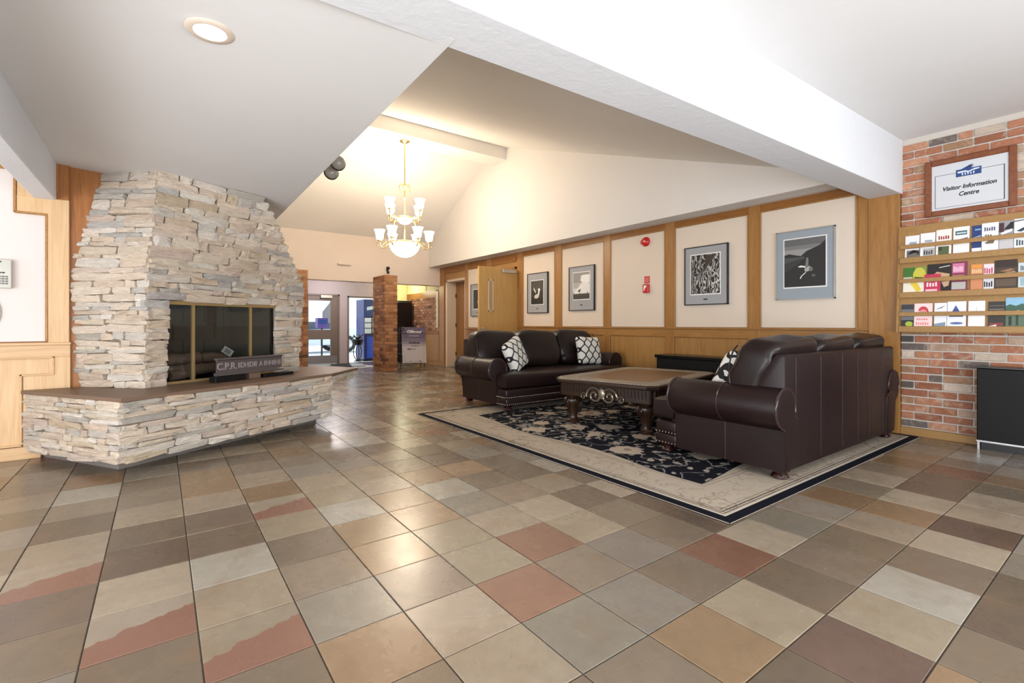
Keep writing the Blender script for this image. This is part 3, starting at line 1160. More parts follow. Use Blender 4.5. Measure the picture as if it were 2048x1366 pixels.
for r in range(4):
    for k in range(4):
        u0 = U0 + .17 + k * .21 + (0.1 if r % 2 else 0)
        if u0 + .2 < U1 - .15:
            obj('panel', fbox(B(), u0, u0 + .2, Z0 + .02 + r * .175, Z0 + .185 + r * .175, D, D + .012), M['firebrick'], fbo)
obj('frame_head', fbox(B(), U0, U1, Z1 - .035, Z1 - .004, -.05, -.01), M['brass_paint'], fp)
obj('frame_sill', fbox(B(), U0, U1, Z0, Z0 + .022, -.05, -.012), M['brass_paint'], fp)
for u, w in ((.425, .021), (1.014, .018)):
    obj('door_stile', fbox(B(), u - w / 2, u + w / 2, Z0 + .02, Z1 - .03, -.046, -.016), M['brass_paint'], fp)
for u0, u1 in ((U0, .412), (.438, .722), (.724, 1.003), (1.025, U1)):
    obj('glass_door', fbox(B(), u0, u1, Z0 + .022, Z1 - .035, -.036, -.03), M['smoke_glass'], fp)
obj('curtain_rod_frame', fbox(B(), U0, U0 + .03, Z0, Z1, -.05, -.035), M['black'], fp)
obj('curtain_rod_frame', fbox(B(), U1 - .03, U1, Z0, Z1, -.05, -.035), M['black'], fp)
# gas logs
gr = thing('log_set', 'stack of ceramic logs with a paper tag inside the glazed fireplace', 'logs', tuple(fpt(.62, Z0, -.26)), math.atan2(uF.y, uF.x))
bm = B()
for k in range(7):
    box(bm, -.32 + k * .1, -.305 + k * .1, -.1, .1, .03, .05)
box(bm, -.34, .34, -.1, -.085, .0, .05)
box(bm, -.34, .34, .085, .1, .0, .05)
obj('grate', bm, M['black'], gr)


def log(p0, p1, r):
    p0, p1 = Vector(p0), Vector(p1)
    pts = [p0.lerp(p1, i / 7) + Vector((0, 0, random.uniform(-.006, .006))) for i in range(8)]
    return tube(B(), pts, r, 11, False, [r * random.uniform(.9, 1.1) for _ in pts])


for p0, p1, r in (((-.33, -.05, .10), (.2, -.06, .10), .055), ((-.1, .05, .10), (.36, .04, .10), .055), ((-.30, .0, .20), (.02, .02, .20), .055), ((.04, .0, .2), (.30, -.02, .19), .05), ((-.32, -.09, .06), (-.1, -.08, .07), .05)):
    obj('log', log(p0, p1, r), M['log'], gr, 60)
tg = boxb(-.035, .035, -.0015, .0015, -.05, .05)
o = obj('paper_tag', tg, M['paper_tag'], gr)
o.location = (.25, -.09, .25)
o.rotation_euler = (R(-18), R(-52), 0)
o = obj('tag_print', boxb(-.022, .022, -.003, -.0017, -.03, .03), M['mat_grey'], o)

# hearth
he = thing('raised_hearth', 'low stone hearth bench with a brown slab top under the fireplace', 'hearth', (0, 0, 0))
H0, H1, H2, H3 = (-.87, 5.42), (-.22, 4.40), (1.463, 5.30), (1.88, 5.79)
hc = B()
ZS = .525
prism(hc, [(-.83, 5.41), (-.205, 4.435), (1.43, 5.31), (1.2, 6.3), (-.3, 5.41)], .085, ZS, 'z')
prism(hc, [(1.40, 5.30), (1.84, 5.80), (1.5, 6.3), (1.1, 6.2)], .45, ZS, 'z')
hcore = obj('hearth_core', hc, M['stone_core'], he)
ns = stones(hcore, v3(H0, .06), v3(H1, .08), v3(H1, ZS), v3(H0, ZS), 11, .24, .034, jag=.02)
ns += stones(hcore, v3(H1, .08), v3(H2, .10), v3(H2, ZS), v3(H1, ZS), 10, .23, .034, jag=.02)
ns += stones(hcore, (1.45, 5.29, .44), v3(H3, .44), v3(H3, ZS), (1.45, 5.29, ZS), 2, .17, .03, jag=.01)
print('hearth stones', ns)
hs = prism(B(), [(-.90, 5.385), (-.225, 4.365), (1.478, 5.27), (1.93, 5.80), (1.6, 6.4), (-.3, 5.385)], ZS - .002, .552, 'z', .004)
obj('hearth_slab', hs, M['slab'], he)
obj('kick_board', prism(B(), [(-.77, 5.41), (-.25, 4.60), (1.40, 5.60), (1.1, 6.2), (-.3, 5.41)], 0.0, .09, 'z'), M['kick'], he)

# railway style sign standing on the hearth
sa = thing('metal_name_sign', 'grey cast metal sign with raised C.P.R. lettering on the hearth ledge', 'sign', tuple(fpt(.85, .552, .20)), math.atan2(uF.y, uF.x) - .02)
bm = B()
prism(bm, [(-.02, .055), (.03, .055), (.035, .075), (.005, .085), (.0, .19), (.03, .205), (.03, .215), (-.025, .215), (-.03, .205), (-.014, .19), (-.012, .085), (-.03, .07)], -.365, .33, 'x')
obj('sign_rail', bm, M['steel_grey'], sa)
bm = B()
box(bm, -.365, .33, -.046, -.012, .06, .072)
obj('lower_lip', bm, M['steel_grey'], sa)
text('lettering', 'C.P.R.', .088, sa, (-.27, -.0165, .137), M['steel_pale'], xs=.9, ext=.003)
text('lettering', 'IIDHIDIII', .072, sa, (-.06, -.0165, .137), M['steel_pale'], xs=.75, ext=.002)
text('lettering', 'A IIHHIIHII', .072, sa, (.19, -.0165, .137), M['steel_pale'], xs=.75, ext=.002)
bm = B()
box(bm, -.40, -.10, -.045, .045, .0, .054, .004)
box(bm, .10, .46, -.04, .04, .0, .03, .004)
obj('plinth', bm, M['black'], sa)
obj('block', boxb(-.05, .07, -.03, .03, 0, .056, .003), M['slab'], sa)

# ------------------------------------------------------------------ wall phone on the left wall
ph = thing('wall_intercom', 'white wall intercom with keypad beside the oak stile', 'phone', (-1.03, YL - .012, 1.36))
obj('body', boxb(-.10, .085, -.05, 0, 0, .225, .008, 2), M['white_plastic'], ph, 40)
kp = B()
for r in range(4):
    for c in range(3):
        box(kp, .012 + c * .02, .027 + c * .02, -.054, -.049, .03 + r * .018, .042 + r * .018, .001)
obj('keypad', kp, M['grey_key'], ph)
bm = B()
box(bm, .012, .03, -.053, -.049, .115, .125)
box(bm, .034, .05, -.053, -.049, .115, .125)
box(bm, .005, .03, -.053, -.049, .2, .21)
obj('button', bm, M['ink'], ph)
hd = thing('phone_cord', 'white looped handset cord hanging under the wall intercom', 'cord', (-1.09, YL - .02, 1.05))
tube(b := B(), [(.07 * math.cos(a), 0, .12 * math.sin(a) + .12) for a in [R(v) for v in range(-90, 271, 20)]], .014, 8)
obj('cord', b, M['white_plastic'], hd, 60)
tag(hd, kind=None)

# ------------------------------------------------------------------ sofas
def arm_profile(s):
    pts = [(.885, .06), (.90, .40)]
    c, r = (1.085, .492), .14
    for k in range(17):
        a = R(205 - k * (205 + 62) / 16)
        pts.append((c[0] + r * math.cos(a), c[1] + r * math.sin(a)))
    pts += [(1.10, .34), (1.10, .06)]
    return [(s * x, z) for x, z in pts]


def make_sofa(label, loc, rotz):
    t = thing('leather_sofa', label, 'sofa', loc, rotz, 'brown leather sofas')
    ft = B()
    prof = [(.0, 0), (.045, 0), (.058, .012), (.05, .03), (.04, .038), (.06, .05), (.07, .066), (.07, .075), (0, .075)]
    for x, y in ((-1.03, .06), (1.03, .06), (-1.03, .97), (1.03, .97)):
        obj('foot', lathe(B(), prof, x, y, 0, 20), M['foot'], t, 40)
    obj('base', boxb(-1.085, 1.085, .03, .9, .065, .30, .012, 2), M['leather'], t, 40)
    fr = B()
    box(fr, -1.105, 1.105, .84, 1.05, .062, .158, .02, 3)
    box(fr, -1.105, 1.105, .84, 1.045, .16, .265, .022, 3)
    obj('front_rail', fr, M['leather'], t, 40)
    nl = B()
    for z in (.082, .168):
        for k in range(74):
            x = -1.09 + k * 2.18 / 73
            box(nl, x - .006, x + .006, 1.046, 1.056, z - .006, z + .006, .003)
        for s in (-1, 1):
            for k in range(7):
                y = .85 + k * .03
                box(nl, s * 1.098, s * 1.111, y - .006, y + .006, z - .006, z + .006, .003)
    o = obj('nailhead_trim', nl, M['nail'], t)
    o['kind'] = 'stuff'
    # seat with the cushion front wrapping round the arms
    st = prism(B(), [(-.89, .2), (.89, .2), (.89, .86), (1.11, .86), (1.11, 1.06), (-1.11, 1.06), (-1.11, .86), (-.89, .86)], .27, .455, 'z', .05, 4)
    obj('seat_cushion', st, M['leather'], t, 50)
    for s in (-1, 1):
        a = obj('arm', prism(B(), arm_profile(s), -.008, .845, 'y', .016, 3), M['leather'], t, 40)
        prf = arm_profile(s)[1:-1]
        for y in (-.002, .839):
            obj('piping', tube(B(), [(x, y, z) for x, z in prf], .008, 6), M['welt'], a, 60)
        obj('piping', tube(B(), [(x * 1.001, .42, z + .002) for x, z in arm_profile(s)[2:]], .004, 5), M['welt'], a, 60)
    bk = prism(B(), [(.0, .065), (.0, .845), (.015, .858), (.06, .858), (.22, .66), (.30, .40), (.30, .065)], -1.092, 1.092, 'x', .012, 2)
    back = obj('backrest', bk, M['leather'], t, 40)
    sm = B()
    for x in (-.93, -.52, -.12, .2, .45, .8):
        tube(sm, [(x, -.001, .09), (x, -.001, .83)], .0035, 5)
    obj('seam', sm, M['welt'], back, 60)
    for k in (-1, 0, 1):
        def wob(p, k=k):
            # plump cushion, rolled back over the frame at the top
            q = p.copy()
            f = (q.z + .27) / .54
            q.y -= .10 * max(0, f) ** 2
            e = max(0, abs(q.x) / .375 - .72) / .28
            q.z += .013 * math.sin(q.x * 46 + q.z * 9) * e
            q.y += .017 * math.sin(q.z * 44 + q.x * 17) * e
            q.z += .008 * math.sin(q.x * 9)
            return q
        c = obj('back_cushion', puff(B(), (k * .735, .285, .715), (.372, .155, .272), .42, .38, 44, 26, Matrix.Rotation(R(7), 3, 'X'), wob), M['leather_dark'], t, 70)
        for s in (-1, 1):
            pts_ = [(k * .735 + s * .366, .32 + .10 * math.cos(a) - .03, .715 + .21 * math.sin(a)) for a in [R(v) for v in range(-60, 71, 13)]]
            obj('piping', tube(B(), pts_, .006, 6), M['leather_dark'], c, 60)
    return t


RZ = 0.012
make_sofa('brown leather sofa seen from behind at the front edge of the rug', (4.50, 1.53, RZ), 0)
make_sofa('brown leather sofa facing us with two patterned pillows on it', (4.49, 5.79, RZ), PI)


def trellis(name, scale=1.0, wild=0.0, line=.095):
    t = NT(name)
    co = t.obco()
    sx = t.n('ShaderNodeSeparateXYZ')
    if wild:
        nz = t.noise(co, 6, 2)
        ad = t.n('ShaderNodeVectorMath', operation='MULTIPLY_ADD')
        t.l(nz.outputs['Color'], ad.inputs[0])
        ad.inputs[1].default_value = (wild,) * 3
        t.l(co, ad.inputs[2])
        co = ad.outputs[0]
    t.l(co, sx.inputs[0])
    u = t.math('MULTIPLY', sx.outputs['X'], 6.6 * scale)
    v = t.math('MULTIPLY', sx.outputs['Z'], 4.6 * scale)
    tri = t.math('PINGPONG', v, 0.5)
    tri = t.math('ADD', t.math('MULTIPLY', tri, 1.5), -.125)
    cl = t.n('ShaderNodeClamp')
    cl.inputs[1].default_value = 0.0
    cl.inputs[2].default_value = 0.5
    t.l(tri, cl.inputs[0])
    z = cl.outputs[0]
    d1 = t.math('ABSOLUTE', t.math('SUBTRACT', t.math('FRACT', t.math('ADD', u, z)), .5))
    d2 = t.math('ABSOLUTE', t.math('SUBTRACT', t.math('FRACT', t.math('SUBTRACT', u, z)), .5))
    m = t.math('MINIMUM', d1, d2)
    f = t.math('GREATER_THAN', m, line)
    t.base(t.mix(f, lin((16, 16, 18)), lin((224, 222, 216))))
    t.b.inputs['Roughness'].default_value = .8
    return t.m


M['trellis'] = trellis('trellis_fabric', 1.2)
M['trellis_big'] = trellis('swirled_fabric', 1.25, .12, .15)


def pillow(label, loc, rot, m, s=(.225, .085, .225)):
    def wob(p):
        k = 1 - .10 * (1 - (abs(p.x) / s[0]) ** 2) * (abs(p.z) / s[2]) ** 3
        k2 = 1 - .10 * (1 - (abs(p.z) / s[2]) ** 2) * (abs(p.x) / s[0]) ** 3
        return Vector((p.x * k2, p.y, p.z * k))
    bm = B()
    # square pillow: superquadric with its thin axis along y
    rows = 22
    n = 44
    rings = []
    for j in range(rows + 1):
        ph = -PI / 2 + PI * j / rows
        rr = []
        for i in range(n):
            th = 2 * PI * i / n
            x = s[0] * math.cos(ph) ** .55 * spow(math.cos(th), .28) if math.cos(ph) > 0 else 0
            z = s[2] * math.cos(ph) ** .55 * spow(math.sin(th), .28) if math.cos(ph) > 0 else 0
            y = s[1] * spow(math.sin(ph), 1.0)
            rr.append(bm.verts.new(wob(Vector((x, y, z)))))
        rings.append(rr)
    for a, b in zip(rings, rings[1:]):
        for i in range(n):
            bm.faces.new((a[i], a[(i + 1) % n], b[(i + 1) % n], b[i]))
    bmesh.ops.remove_doubles(bm, verts=bm.verts, dist=1e-5)
    o = obj('throw_pillow', bm, m, None, 60)
    o.location = loc
    o.rotation_euler = rot
    return tag(o, label, 'pillow', 'patterned throw pillows')


pillow('black and white trellis pillow tilted against the left arm of the far sofa', (3.83, 5.16, RZ + .66), (R(-16), R(-17), R(28)), M['trellis'])
pillow('black and white trellis pillow standing at the right end of the far sofa', (5.27, 5.22, RZ + .665), (R(-16), R(3), R(-6)), M['trellis'])
pillow('black and white swirl pillow half hidden behind the near sofa', (3.74, 2.10, RZ + .625), (R(22), R(14), R(14)), M['trellis_big'])

# ------------------------------------------------------------------ rug
def rug_material():
    t = NT('rug_weave')
    co = t.obco()
    sx = t.n('ShaderNodeSeparateXYZ')
    t.l(co, sx.inputs[0])
    hx, hy = 1.665, 1.945
    dx = t.math('SUBTRACT', hx, t.math('ABSOLUTE', sx.outputs['X']))
    dy = t.math('SUBTRACT', hy, t.math('ABSOLUTE', sx.outputs['Y']))
    d = t.math('MINIMUM', dx, dy)
    # scalloped edge of the inner field
    s1 = t.math('SINE', t.math('MULTIPLY', sx.outputs['Y'], 3.6))
    s2 = t.math('SINE', t.math('MULTIPLY', sx.outputs['X'], 3.6))
    wavy = t.math('ADD', d, t.math('MULTIPLY', t.math('MULTIPLY', s1, s2), .05))
    n1 = t.noise(co, 5, 3, .5)
    nd = t.n('ShaderNodeVectorMath', operation='MULTIPLY_ADD')
    t.l(n1.outputs['Color'], nd.inputs[0])
    nd.inputs[1].default_value = (.16, .16, 0)
    t.l(co, nd.inputs[2])
    wco = nd.outputs[0]

    def voro(scale, feat='F1', rnd=.75):
        vo = t.n('ShaderNodeTexVoronoi', feature=feat)
        vo.inputs['Scale'].default_value = scale
        vo.inputs['Randomness'].default_value = rnd
        t.l(wco, vo.inputs['Vector'])
        return vo.outputs['Distance']

    big = voro(2.7)
    ang = t.noise(wco, 16, 3, .6)
    petal = t.math('ADD', big, t.math('MULTIPLY', t.math('SUBTRACT', ang.outputs['Fac'], .5), .35))
    bigmask = t.math('LESS_THAN', petal, .36)
    core_ = t.math('LESS_THAN', petal, .13)
    small = t.math('LESS_THAN', t.math('ADD', voro(9.0), t.math('MULTIPLY', t.math('SUBTRACT', ang.outputs['Fac'], .5), .5)), .26)
    vn = t.noise(wco, 5.5, 2, .4)
    vmask = t.math('LESS_THAN', t.math('ABSOLUTE', t.math('SUBTRACT', vn.outputs['Fac'], .5)), .018)
    cream, beige, navy = lin((196, 186, 170)), lin((176, 160, 142)), lin((20, 22, 32))
    brown = lin((120, 100, 84))
    fld = t.mix(t.math('MULTIPLY', vmask, .85), navy, lin((150, 146, 140)))
    fld = t.mix(small, fld, lin((168, 160, 150)))
    fld = t.mix(bigmask, fld, lin((186, 172, 156)))
    fld = t.mix(core_, fld, lin((150, 132, 116)))
    # wide pale border with faint outlines
    bn_ = t.noise(wco, 9, 3, .5)
    o1 = t.math('LESS_THAN', t.math('ABSOLUTE', t.math('SUBTRACT', bn_.outputs['Fac'], .46)), .012)
    fn = t.noise(co, 3, 4, .6)
    bord = t.mix(fn.outputs['Fac'], cream, beige)
    ring_ = t.math('LESS_THAN', t.math('ABSOLUTE', t.math('SUBTRACT', petal, .26)), .018)
    bord = t.mix(t.math('MULTIPLY', o1, .45), bord, brown)
    bord = t.mix(t.math('MULTIPLY', ring_, .6), bord, brown)

    def band(lo, hi, dist=d):
        return t.math('MULTIPLY', t.math('GREATER_THAN', dist, lo), t.math('LESS_THAN', dist, hi))

    col = t.mix(t.math('GREATER_THAN', wavy, .49), bord, fld)
    for lo, hi, c in ((.0, .06, navy), (.06, .075, lin((206, 198, 182))), (.085, .09, navy), (.105, .112, navy), (.13, .135, brown), (.41, .415, brown), (.44, .444, navy)):
        col = t.mix(band(lo, hi), col, c)
    col = t.mix(band(.484, .494, wavy), col, navy)
    fz = t.noise(co, 160, 2, .6)
    col = t.mix(.25, col, fz.outputs['Color'], 'MULTIPLY')
    t.base(col)
    t.b.inputs['Roughness'].default_value = .95
    t.b.inputs['Specular IOR Level'].default_value = .1
    t.bump(fz.outputs['Fac'], .4, .004)
    return t.m


rg = obj('area_rug', boxb(-1.665, 1.665, -1.945, 1.945, 0, RZ, .004), rug_material())
rg.location = (4.135, 3.335, 0)
tag(rg, 'large navy and cream floral rug with dark edge on the slate floor', 'rug')

# ------------------------------------------------------------------ coffee table
ct = thing('coffee_table', 'carved dark wood coffee table with brown stone top between the sofas', 'table', (4.40, 3.56, RZ), R(12))
hx, hy, zt = .86, .60, .485
cc = .09


def octo(hx, hy, c):
    return [(-hx + c, -hy), (hx - c, -hy), (hx, -hy + c), (hx, hy - c), (hx - c, hy), (-hx + c, hy), (-hx, hy - c), (-hx, -hy + c)]


M['table_top'] = paint('brown_marble', (140, 106, 74), .3, 6, .05, .002, .25)
M['table_edge'] = paint('carved_edge_glint', (176, 162, 144), .35, 40, .8, .01, .3)  # pale colour paints the glints of light along the carving
obj('table_top', prism(B(), octo(hx, hy, cc), zt - .045, zt, 'z', .012, 3), M['table_wood'], ct, 40)
obj('top_inset', prism(B(), octo(hx - .21, hy - .19, .06), zt, zt + .006, 'z', .002), M['table_top'], ct)
obj('top_border', prism(B(), octo(hx - .02, hy - .02, cc - .01), zt, zt + .003, 'z'), paint('pale_carved_border', (178, 164, 146), .4, 45, .9, .008, .3), ct)
ed = B()
o8 = octo(hx - .035, hy - .035, cc)
for i in range(8):
    a, b = Vector((*o8[i], zt)), Vector((*o8[(i + 1) % 8], zt))
    n = max(2, int((b - a).length / .035))
    for k in range(n):
        p = a.lerp(b, (k + .5) / n)
        puff(ed, (p.x, p.y, zt + .001), (.02, .02, .010), 1, 1, 7, 4)
o8 = octo(hx - .20, hy - .18, .06)
for i in range(8):
    tube(ed, [(*o8[i], zt + .002), (*o8[(i + 1) % 8], zt + .002)], .007, 6)
o = obj('carved_edge', ed, M['table_edge'], ct, 60)
o['kind'] = 'stuff'
ap = B()
box(ap, -hx + .07, hx - .07, -hy + .07, -hy + .10, .30, zt - .04, .005)
box(ap, -hx + .07, hx - .07, hy - .10, hy - .07, .30, zt - .04, .005)
box(ap, -hx + .07, -hx + .10, -hy + .07, hy - .07, .30, zt - .04, .005)
box(ap, hx - .10, hx - .07, -hy + .07, hy - .07, .30, zt - .04, .005)
apo = obj('apron', ap, M['table_wood'], ct)
fl = B()
for s in (-1, 1):
    for k in range(38):
        x = -hx + .13 + k * (2 * hx - .26) / 37
        if abs(x) > .2:
            prism(fl, [(x - .006, .35), (x + .006, .345), (x + .014, .42), (x + .002, .425)], s * (hy - .07), s * (hy - .058), 'y')
    for k in range(26):
        y = -hy + .13 + k * (2 * hy - .26) / 25
        if abs(y) > .16:
            prism(fl, [(y - .006, .345), (y + .006, .35), (y + .012, .42), (y, .425)], s * (hx - .07), s * (hx - .058), 'x')
o = obj('fluting', fl, M['table_wood'], ct)
o['kind'] = 'stuff'
M['gilt'] = plain('worn_gilt', (150, 138, 122), .28, .7)


def scroll(bm, c, r, turns, s, plane, t):
    pts = []
    n = int(26 * turns)
    for i in range(n + 1):
        f = i / n
        a = 2 * PI * turns * f
        q = r * (1 - .85 * f)
        u, v = s * (q * math.cos(a)), q * math.sin(a)
        pts.append((c[0], c[1] + u, c[2] + v) if plane == 'yz' else (c[0] + u, c[1], c[2] + v))
    tube(bm, pts, t, 6)


for sx_, pl in ((-1, 'yz'), (1, 'yz')):
    sc_ = B()
    for s in (-1, 1):
        scroll(sc_, (sx_ * (hx - .052), s * .085, .335), .092, 1.6, s, 'yz', .012)
        scroll(sc_, (sx_ * (hx - .055), s * .22, .315), .04, 1.3, -s, 'yz', .007)
    puff(sc_, (sx_ * (hx - .055), 0, .36), (.02, .045, .06), 1, 1, 10, 8)
    tag(obj('scroll_carving', sc_, M['gilt'], ct, 60), kind='stuff')
for sy2 in (-1, 1):
    sc_ = B()
    for s in (-1, 1):
        scroll(sc_, (s * .09, sy2 * (hy - .055), .345), .08, 1.6, s, 'xz', .010)
        scroll(sc_, (s * .25, sy2 * (hy - .055), .315), .04, 1.3, -s, 'xz', .007)
    puff(sc_, (0, sy2 * (hy - .055), .36), (.05, .02, .06), 1, 1, 10, 8)
    tag(obj('scroll_carving', sc_, M['gilt'], ct, 60), kind='stuff')
lp = [(0, 0), (.062, 0), (.066, .03), (.05, .045), (.045, .07), (.052, .12), (.058, .16), (.075, .19), (.092, .225), (.088, .255), (.06, .275), (.07, .29), (.075, .305), (0, .305)]
for x, y in ((-.69, -.43), (-.69, .43), (.69, -.43), (.69, .43)):
    lg = obj('leg', lathe(B(), lp, x, y, 0, 18), M['table_wood'], ct, 40)
    lc = B()
    for k in range(8):
        a = 2 * PI * k / 8
        tube(lc, [(x + r * math.cos(a), y + r * math.sin(a), z) for r, z in ((.06, .165), (.08, .19), (.095, .225), (.088, .258), (.068, .272))], .011, 6)
    obj('leaf_carving', lc, M['table_wood'], lg, 60)

# ------------------------------------------------------------------ black bench by the right wall
bn = thing('black_cabinet', 'low black cabinet against the wainscot behind the coffee table', 'cabinet', (5.70, 3.45, 0))
obj('body', boxb(-.15, .17, -.72, .74, .03, .62, .006), M['black'], bn)
obj('top', boxb(-.17, .17, -.74, .76, .62, .66, .006), M['black_gloss'], bn)
obj('plinth', boxb(-.13, .17, -.70, .72, 0.012, .03), M['black'], bn)
cb = thing('black_cooler_cabinet', 'black box cabinet with silver kick line in front of the brick wall', 'cabinet', (5.75, .2, 0))
obj('body', boxb(-.06, .13, -.9, .775, .075, .70, .006), M['black'], cb)
obj('top', boxb(-.065, .13, -.905, .78, .70, .715, .004), M['black_gloss'], cb)
obj('kick_plinth', boxb(-.03, .13, -.9, .76, 0, .075), M['black_gloss'], cb)
obj('silver_strip', boxb(-.064, -.056, -.9, .775, .068, .082), M['chrome'], cb)
obj('corner_strip', boxb(-.064, -.052, .755, .77, .0, .068), M['chrome'], cb)

# ------------------------------------------------------------------ chandelier
ch = thing('chandelier', 'two tier brass chandelier with glowing frosted glass shades and bowls', 'chandelier', (3.51, 8.03, 0))
obj('canopy', lathe(B(), [(0, 4.34), (.085, 4.34), (.09, 4.325), (.05, 4.305), (.02, 4.285), (0, 4.28)], 0, 0, 0, 20), M['brass'], ch, 40)
obj('rod', tube(B(), [(0, 0, 4.29), (0, 0, 2.5)], .010, 8), M['brass'], ch, 60)
obj('hub', lathe(B(), [(0, 3.46), (.02, 3.47), (.035, 3.50), (.06, 3.53), (.03, 3.56), (.012, 3.6), (0, 3.6)], 0, 0, 0, 16), M['brass'], ch, 40)
lv = B()
for k in range(6):
    a = 2 * PI * k / 6
    tube(lv, [(r * math.cos(a), r * math.sin(a), z) for r, z in ((.02, 3.54), (.07, 3.56), (.10, 3.53), (.095, 3.46), (.08, 3.42))], .009, 6)
obj('leaf_crown', lv, M['brass'], ch, 60)
SH = [(.030, 0), (.055, .015), (.066, .06), (.07, .11), (.085, .16), (.098, .18), (.09, .176), (.066, .12), (.05, .03), (0, .01)]


def tier(n, rad, z, a0, bowl_r, bowl_z, bowl_d):
    for k in range(n):
        a = a0 + 2 * PI * k / n
        ca, sa_ = math.cos(a), math.sin(a)
        am = tube(B(), [(r * ca, r * sa_, zz) for r, zz in ((bowl_r * .8, bowl_z), (bowl_r + .04, bowl_z - .03), (rad - .1, z - .13), (rad - .02, z - .13), (rad, z - .08), (rad, z))], .011, 7)
        tube(am, [(r * ca, r * sa_, zz) for r, zz in ((rad - .12, z - .02), (rad - .05, z - .10), (rad + .03, z - .11), (rad + .06, z - .07), (rad + .03, z - .045))], .007, 6)
        lathe(am, [(0, z - .03), (.035, z - .02), (.038, z), (0, z + .004)], rad * ca, rad * sa_, 0, 12)
        arm = obj('arm', am, M['brass'], ch, 60)
        obj('lamp_shade', lathe(B(), [(r, zz + z) for r, zz in SH], rad * ca, rad * sa_, 0, 18), M['shade'], ch, 60)
    n2 = 9
    pr = [(0, bowl_z - bowl_d)] + [(bowl_r * math.sin(PI / 2 * i / n2), bowl_z - bowl_d * math.cos(PI / 2 * i / n2)) for i in range(1, n2 + 1)]
    obj('glass_bowl', lathe(B(), pr, 0, 0, 0, 28), M['shade'], ch, 60)
    rim = ring(B(), (0, 0, bowl_z + .005), bowl_r + .008, .012, 'xy', 28)
    obj('bowl_rim', rim, M['brass'], ch, 60)


yaw0 = -0.4
tier(4, .36, 3.07, yaw0 + PI / 4, .135, 2.965, .11)
tier(6, .43, 2.56, yaw0, .27, 2.515, .25)
st = B()
for k in range(3):
    a = yaw0 + PI / 2 + 2 * PI * k / 3
    tube(st, [(.19 * math.cos(a), .19 * math.sin(a), 2.95), (.285 * math.cos(a), .285 * math.sin(a), 2.53)], .009, 6)
obj('stay_rod', st, M['brass'], ch, 60)
for z, e in ((3.35, 60), (2.78, 62)):
    l = bpy.data.lights.new('chandelier_bulbs', 'POINT')
    l.energy = e
    l.color = (1.0, .86, .68)
    l.shadow_soft_size = .25
    lo = bpy.data.objects.new('chandelier_bulbs', l)
    COL.objects.link(lo)
    lo.location = (3.51, 8.03, z)

# recessed downlight in the lowered ceiling
rx, ry = .18, 2.545
rz = cz(rx, ry)
dlg = thing('recessed_downlight', 'round recessed downlight glowing in the lowered white ceiling', 'light', (rx, ry, rz))
obj('trim_ring', lathe(B(), [(.062, .0), (.066, -.010), (.09, -.010), (.098, -.004), (.098, 0)], 0, 0, 0, 36), M['ivory'], dlg, 40)
obj('lens', lathe(B(), [(0, -.004), (.05, -.005), (.063, -.003), (.063, .0)], 0, 0, 0, 30), M['downlight'], dlg, 40)
l = bpy.data.lights.new('downlight_lamp', 'SPOT')
l.energy = 25
l.color = (1, .9, .78)
l.spot_size = R(110)
l.spot_blend = .8
l.shadow_soft_size = .05
lo = bpy.data.objects.new('downlight_lamp', l)
COL.objects.link(lo)
lo.location = (rx, ry, rz - .03)
l = bpy.data.lights.new('vestibule_lamp', 'POINT')
l.energy = 14
l.color = (1, .93, .62)
l.shadow_soft_size = .15
lo = bpy.data.objects.new('vestibule_lamp', l)
COL.objects.link(lo)
lo.location = (5.45, 12.7, 2.1)
l = bpy.data.lights.new('entrance_fill', 'POINT')  # added fill that brightens the vestibule walls, no lamp fitting there
l.energy = 30
l.color = (1, .94, .92)
l.shadow_soft_size = .2
lo = bpy.data.objects.new('entrance_fill', l)
COL.objects.link(lo)
lo.location = (3.5, 12.3, 2.15)

# twin spot heads on the drop
for k, (y, z, lab) in enumerate(((4.42, 2.53, 'upper smoked metal ball spotlight beside the lowered ceiling edge'), (4.63, 2.50, 'lower smoked metal ball spotlight beside the lowered ceiling edge'))):
    sp = thing('ball_spotlight', lab, 'spotlight', (1.29, y, z), 0, 'ball spotlights on the drop')
    obj('globe', puff(B(), (0, 0, 0), (.062, .062, .062), 1, 1, 22, 14), M['gunmetal'], sp, 60)
    rb = ring(B(), (0, 0, 0), .058, .012, 'xz', 24)
    obj('rim', rb, M['frame_black'], sp, 60)
    br = tube(B(), [(0, 0, .0), (-.10, 0, .06), (-.22, 0, .06)], .012, 8)
    obj('bracket', br, M['frame_black'], sp, 60)

# ------------------------------------------------------------------ pictures on the right wall
RZW = -PI / 2


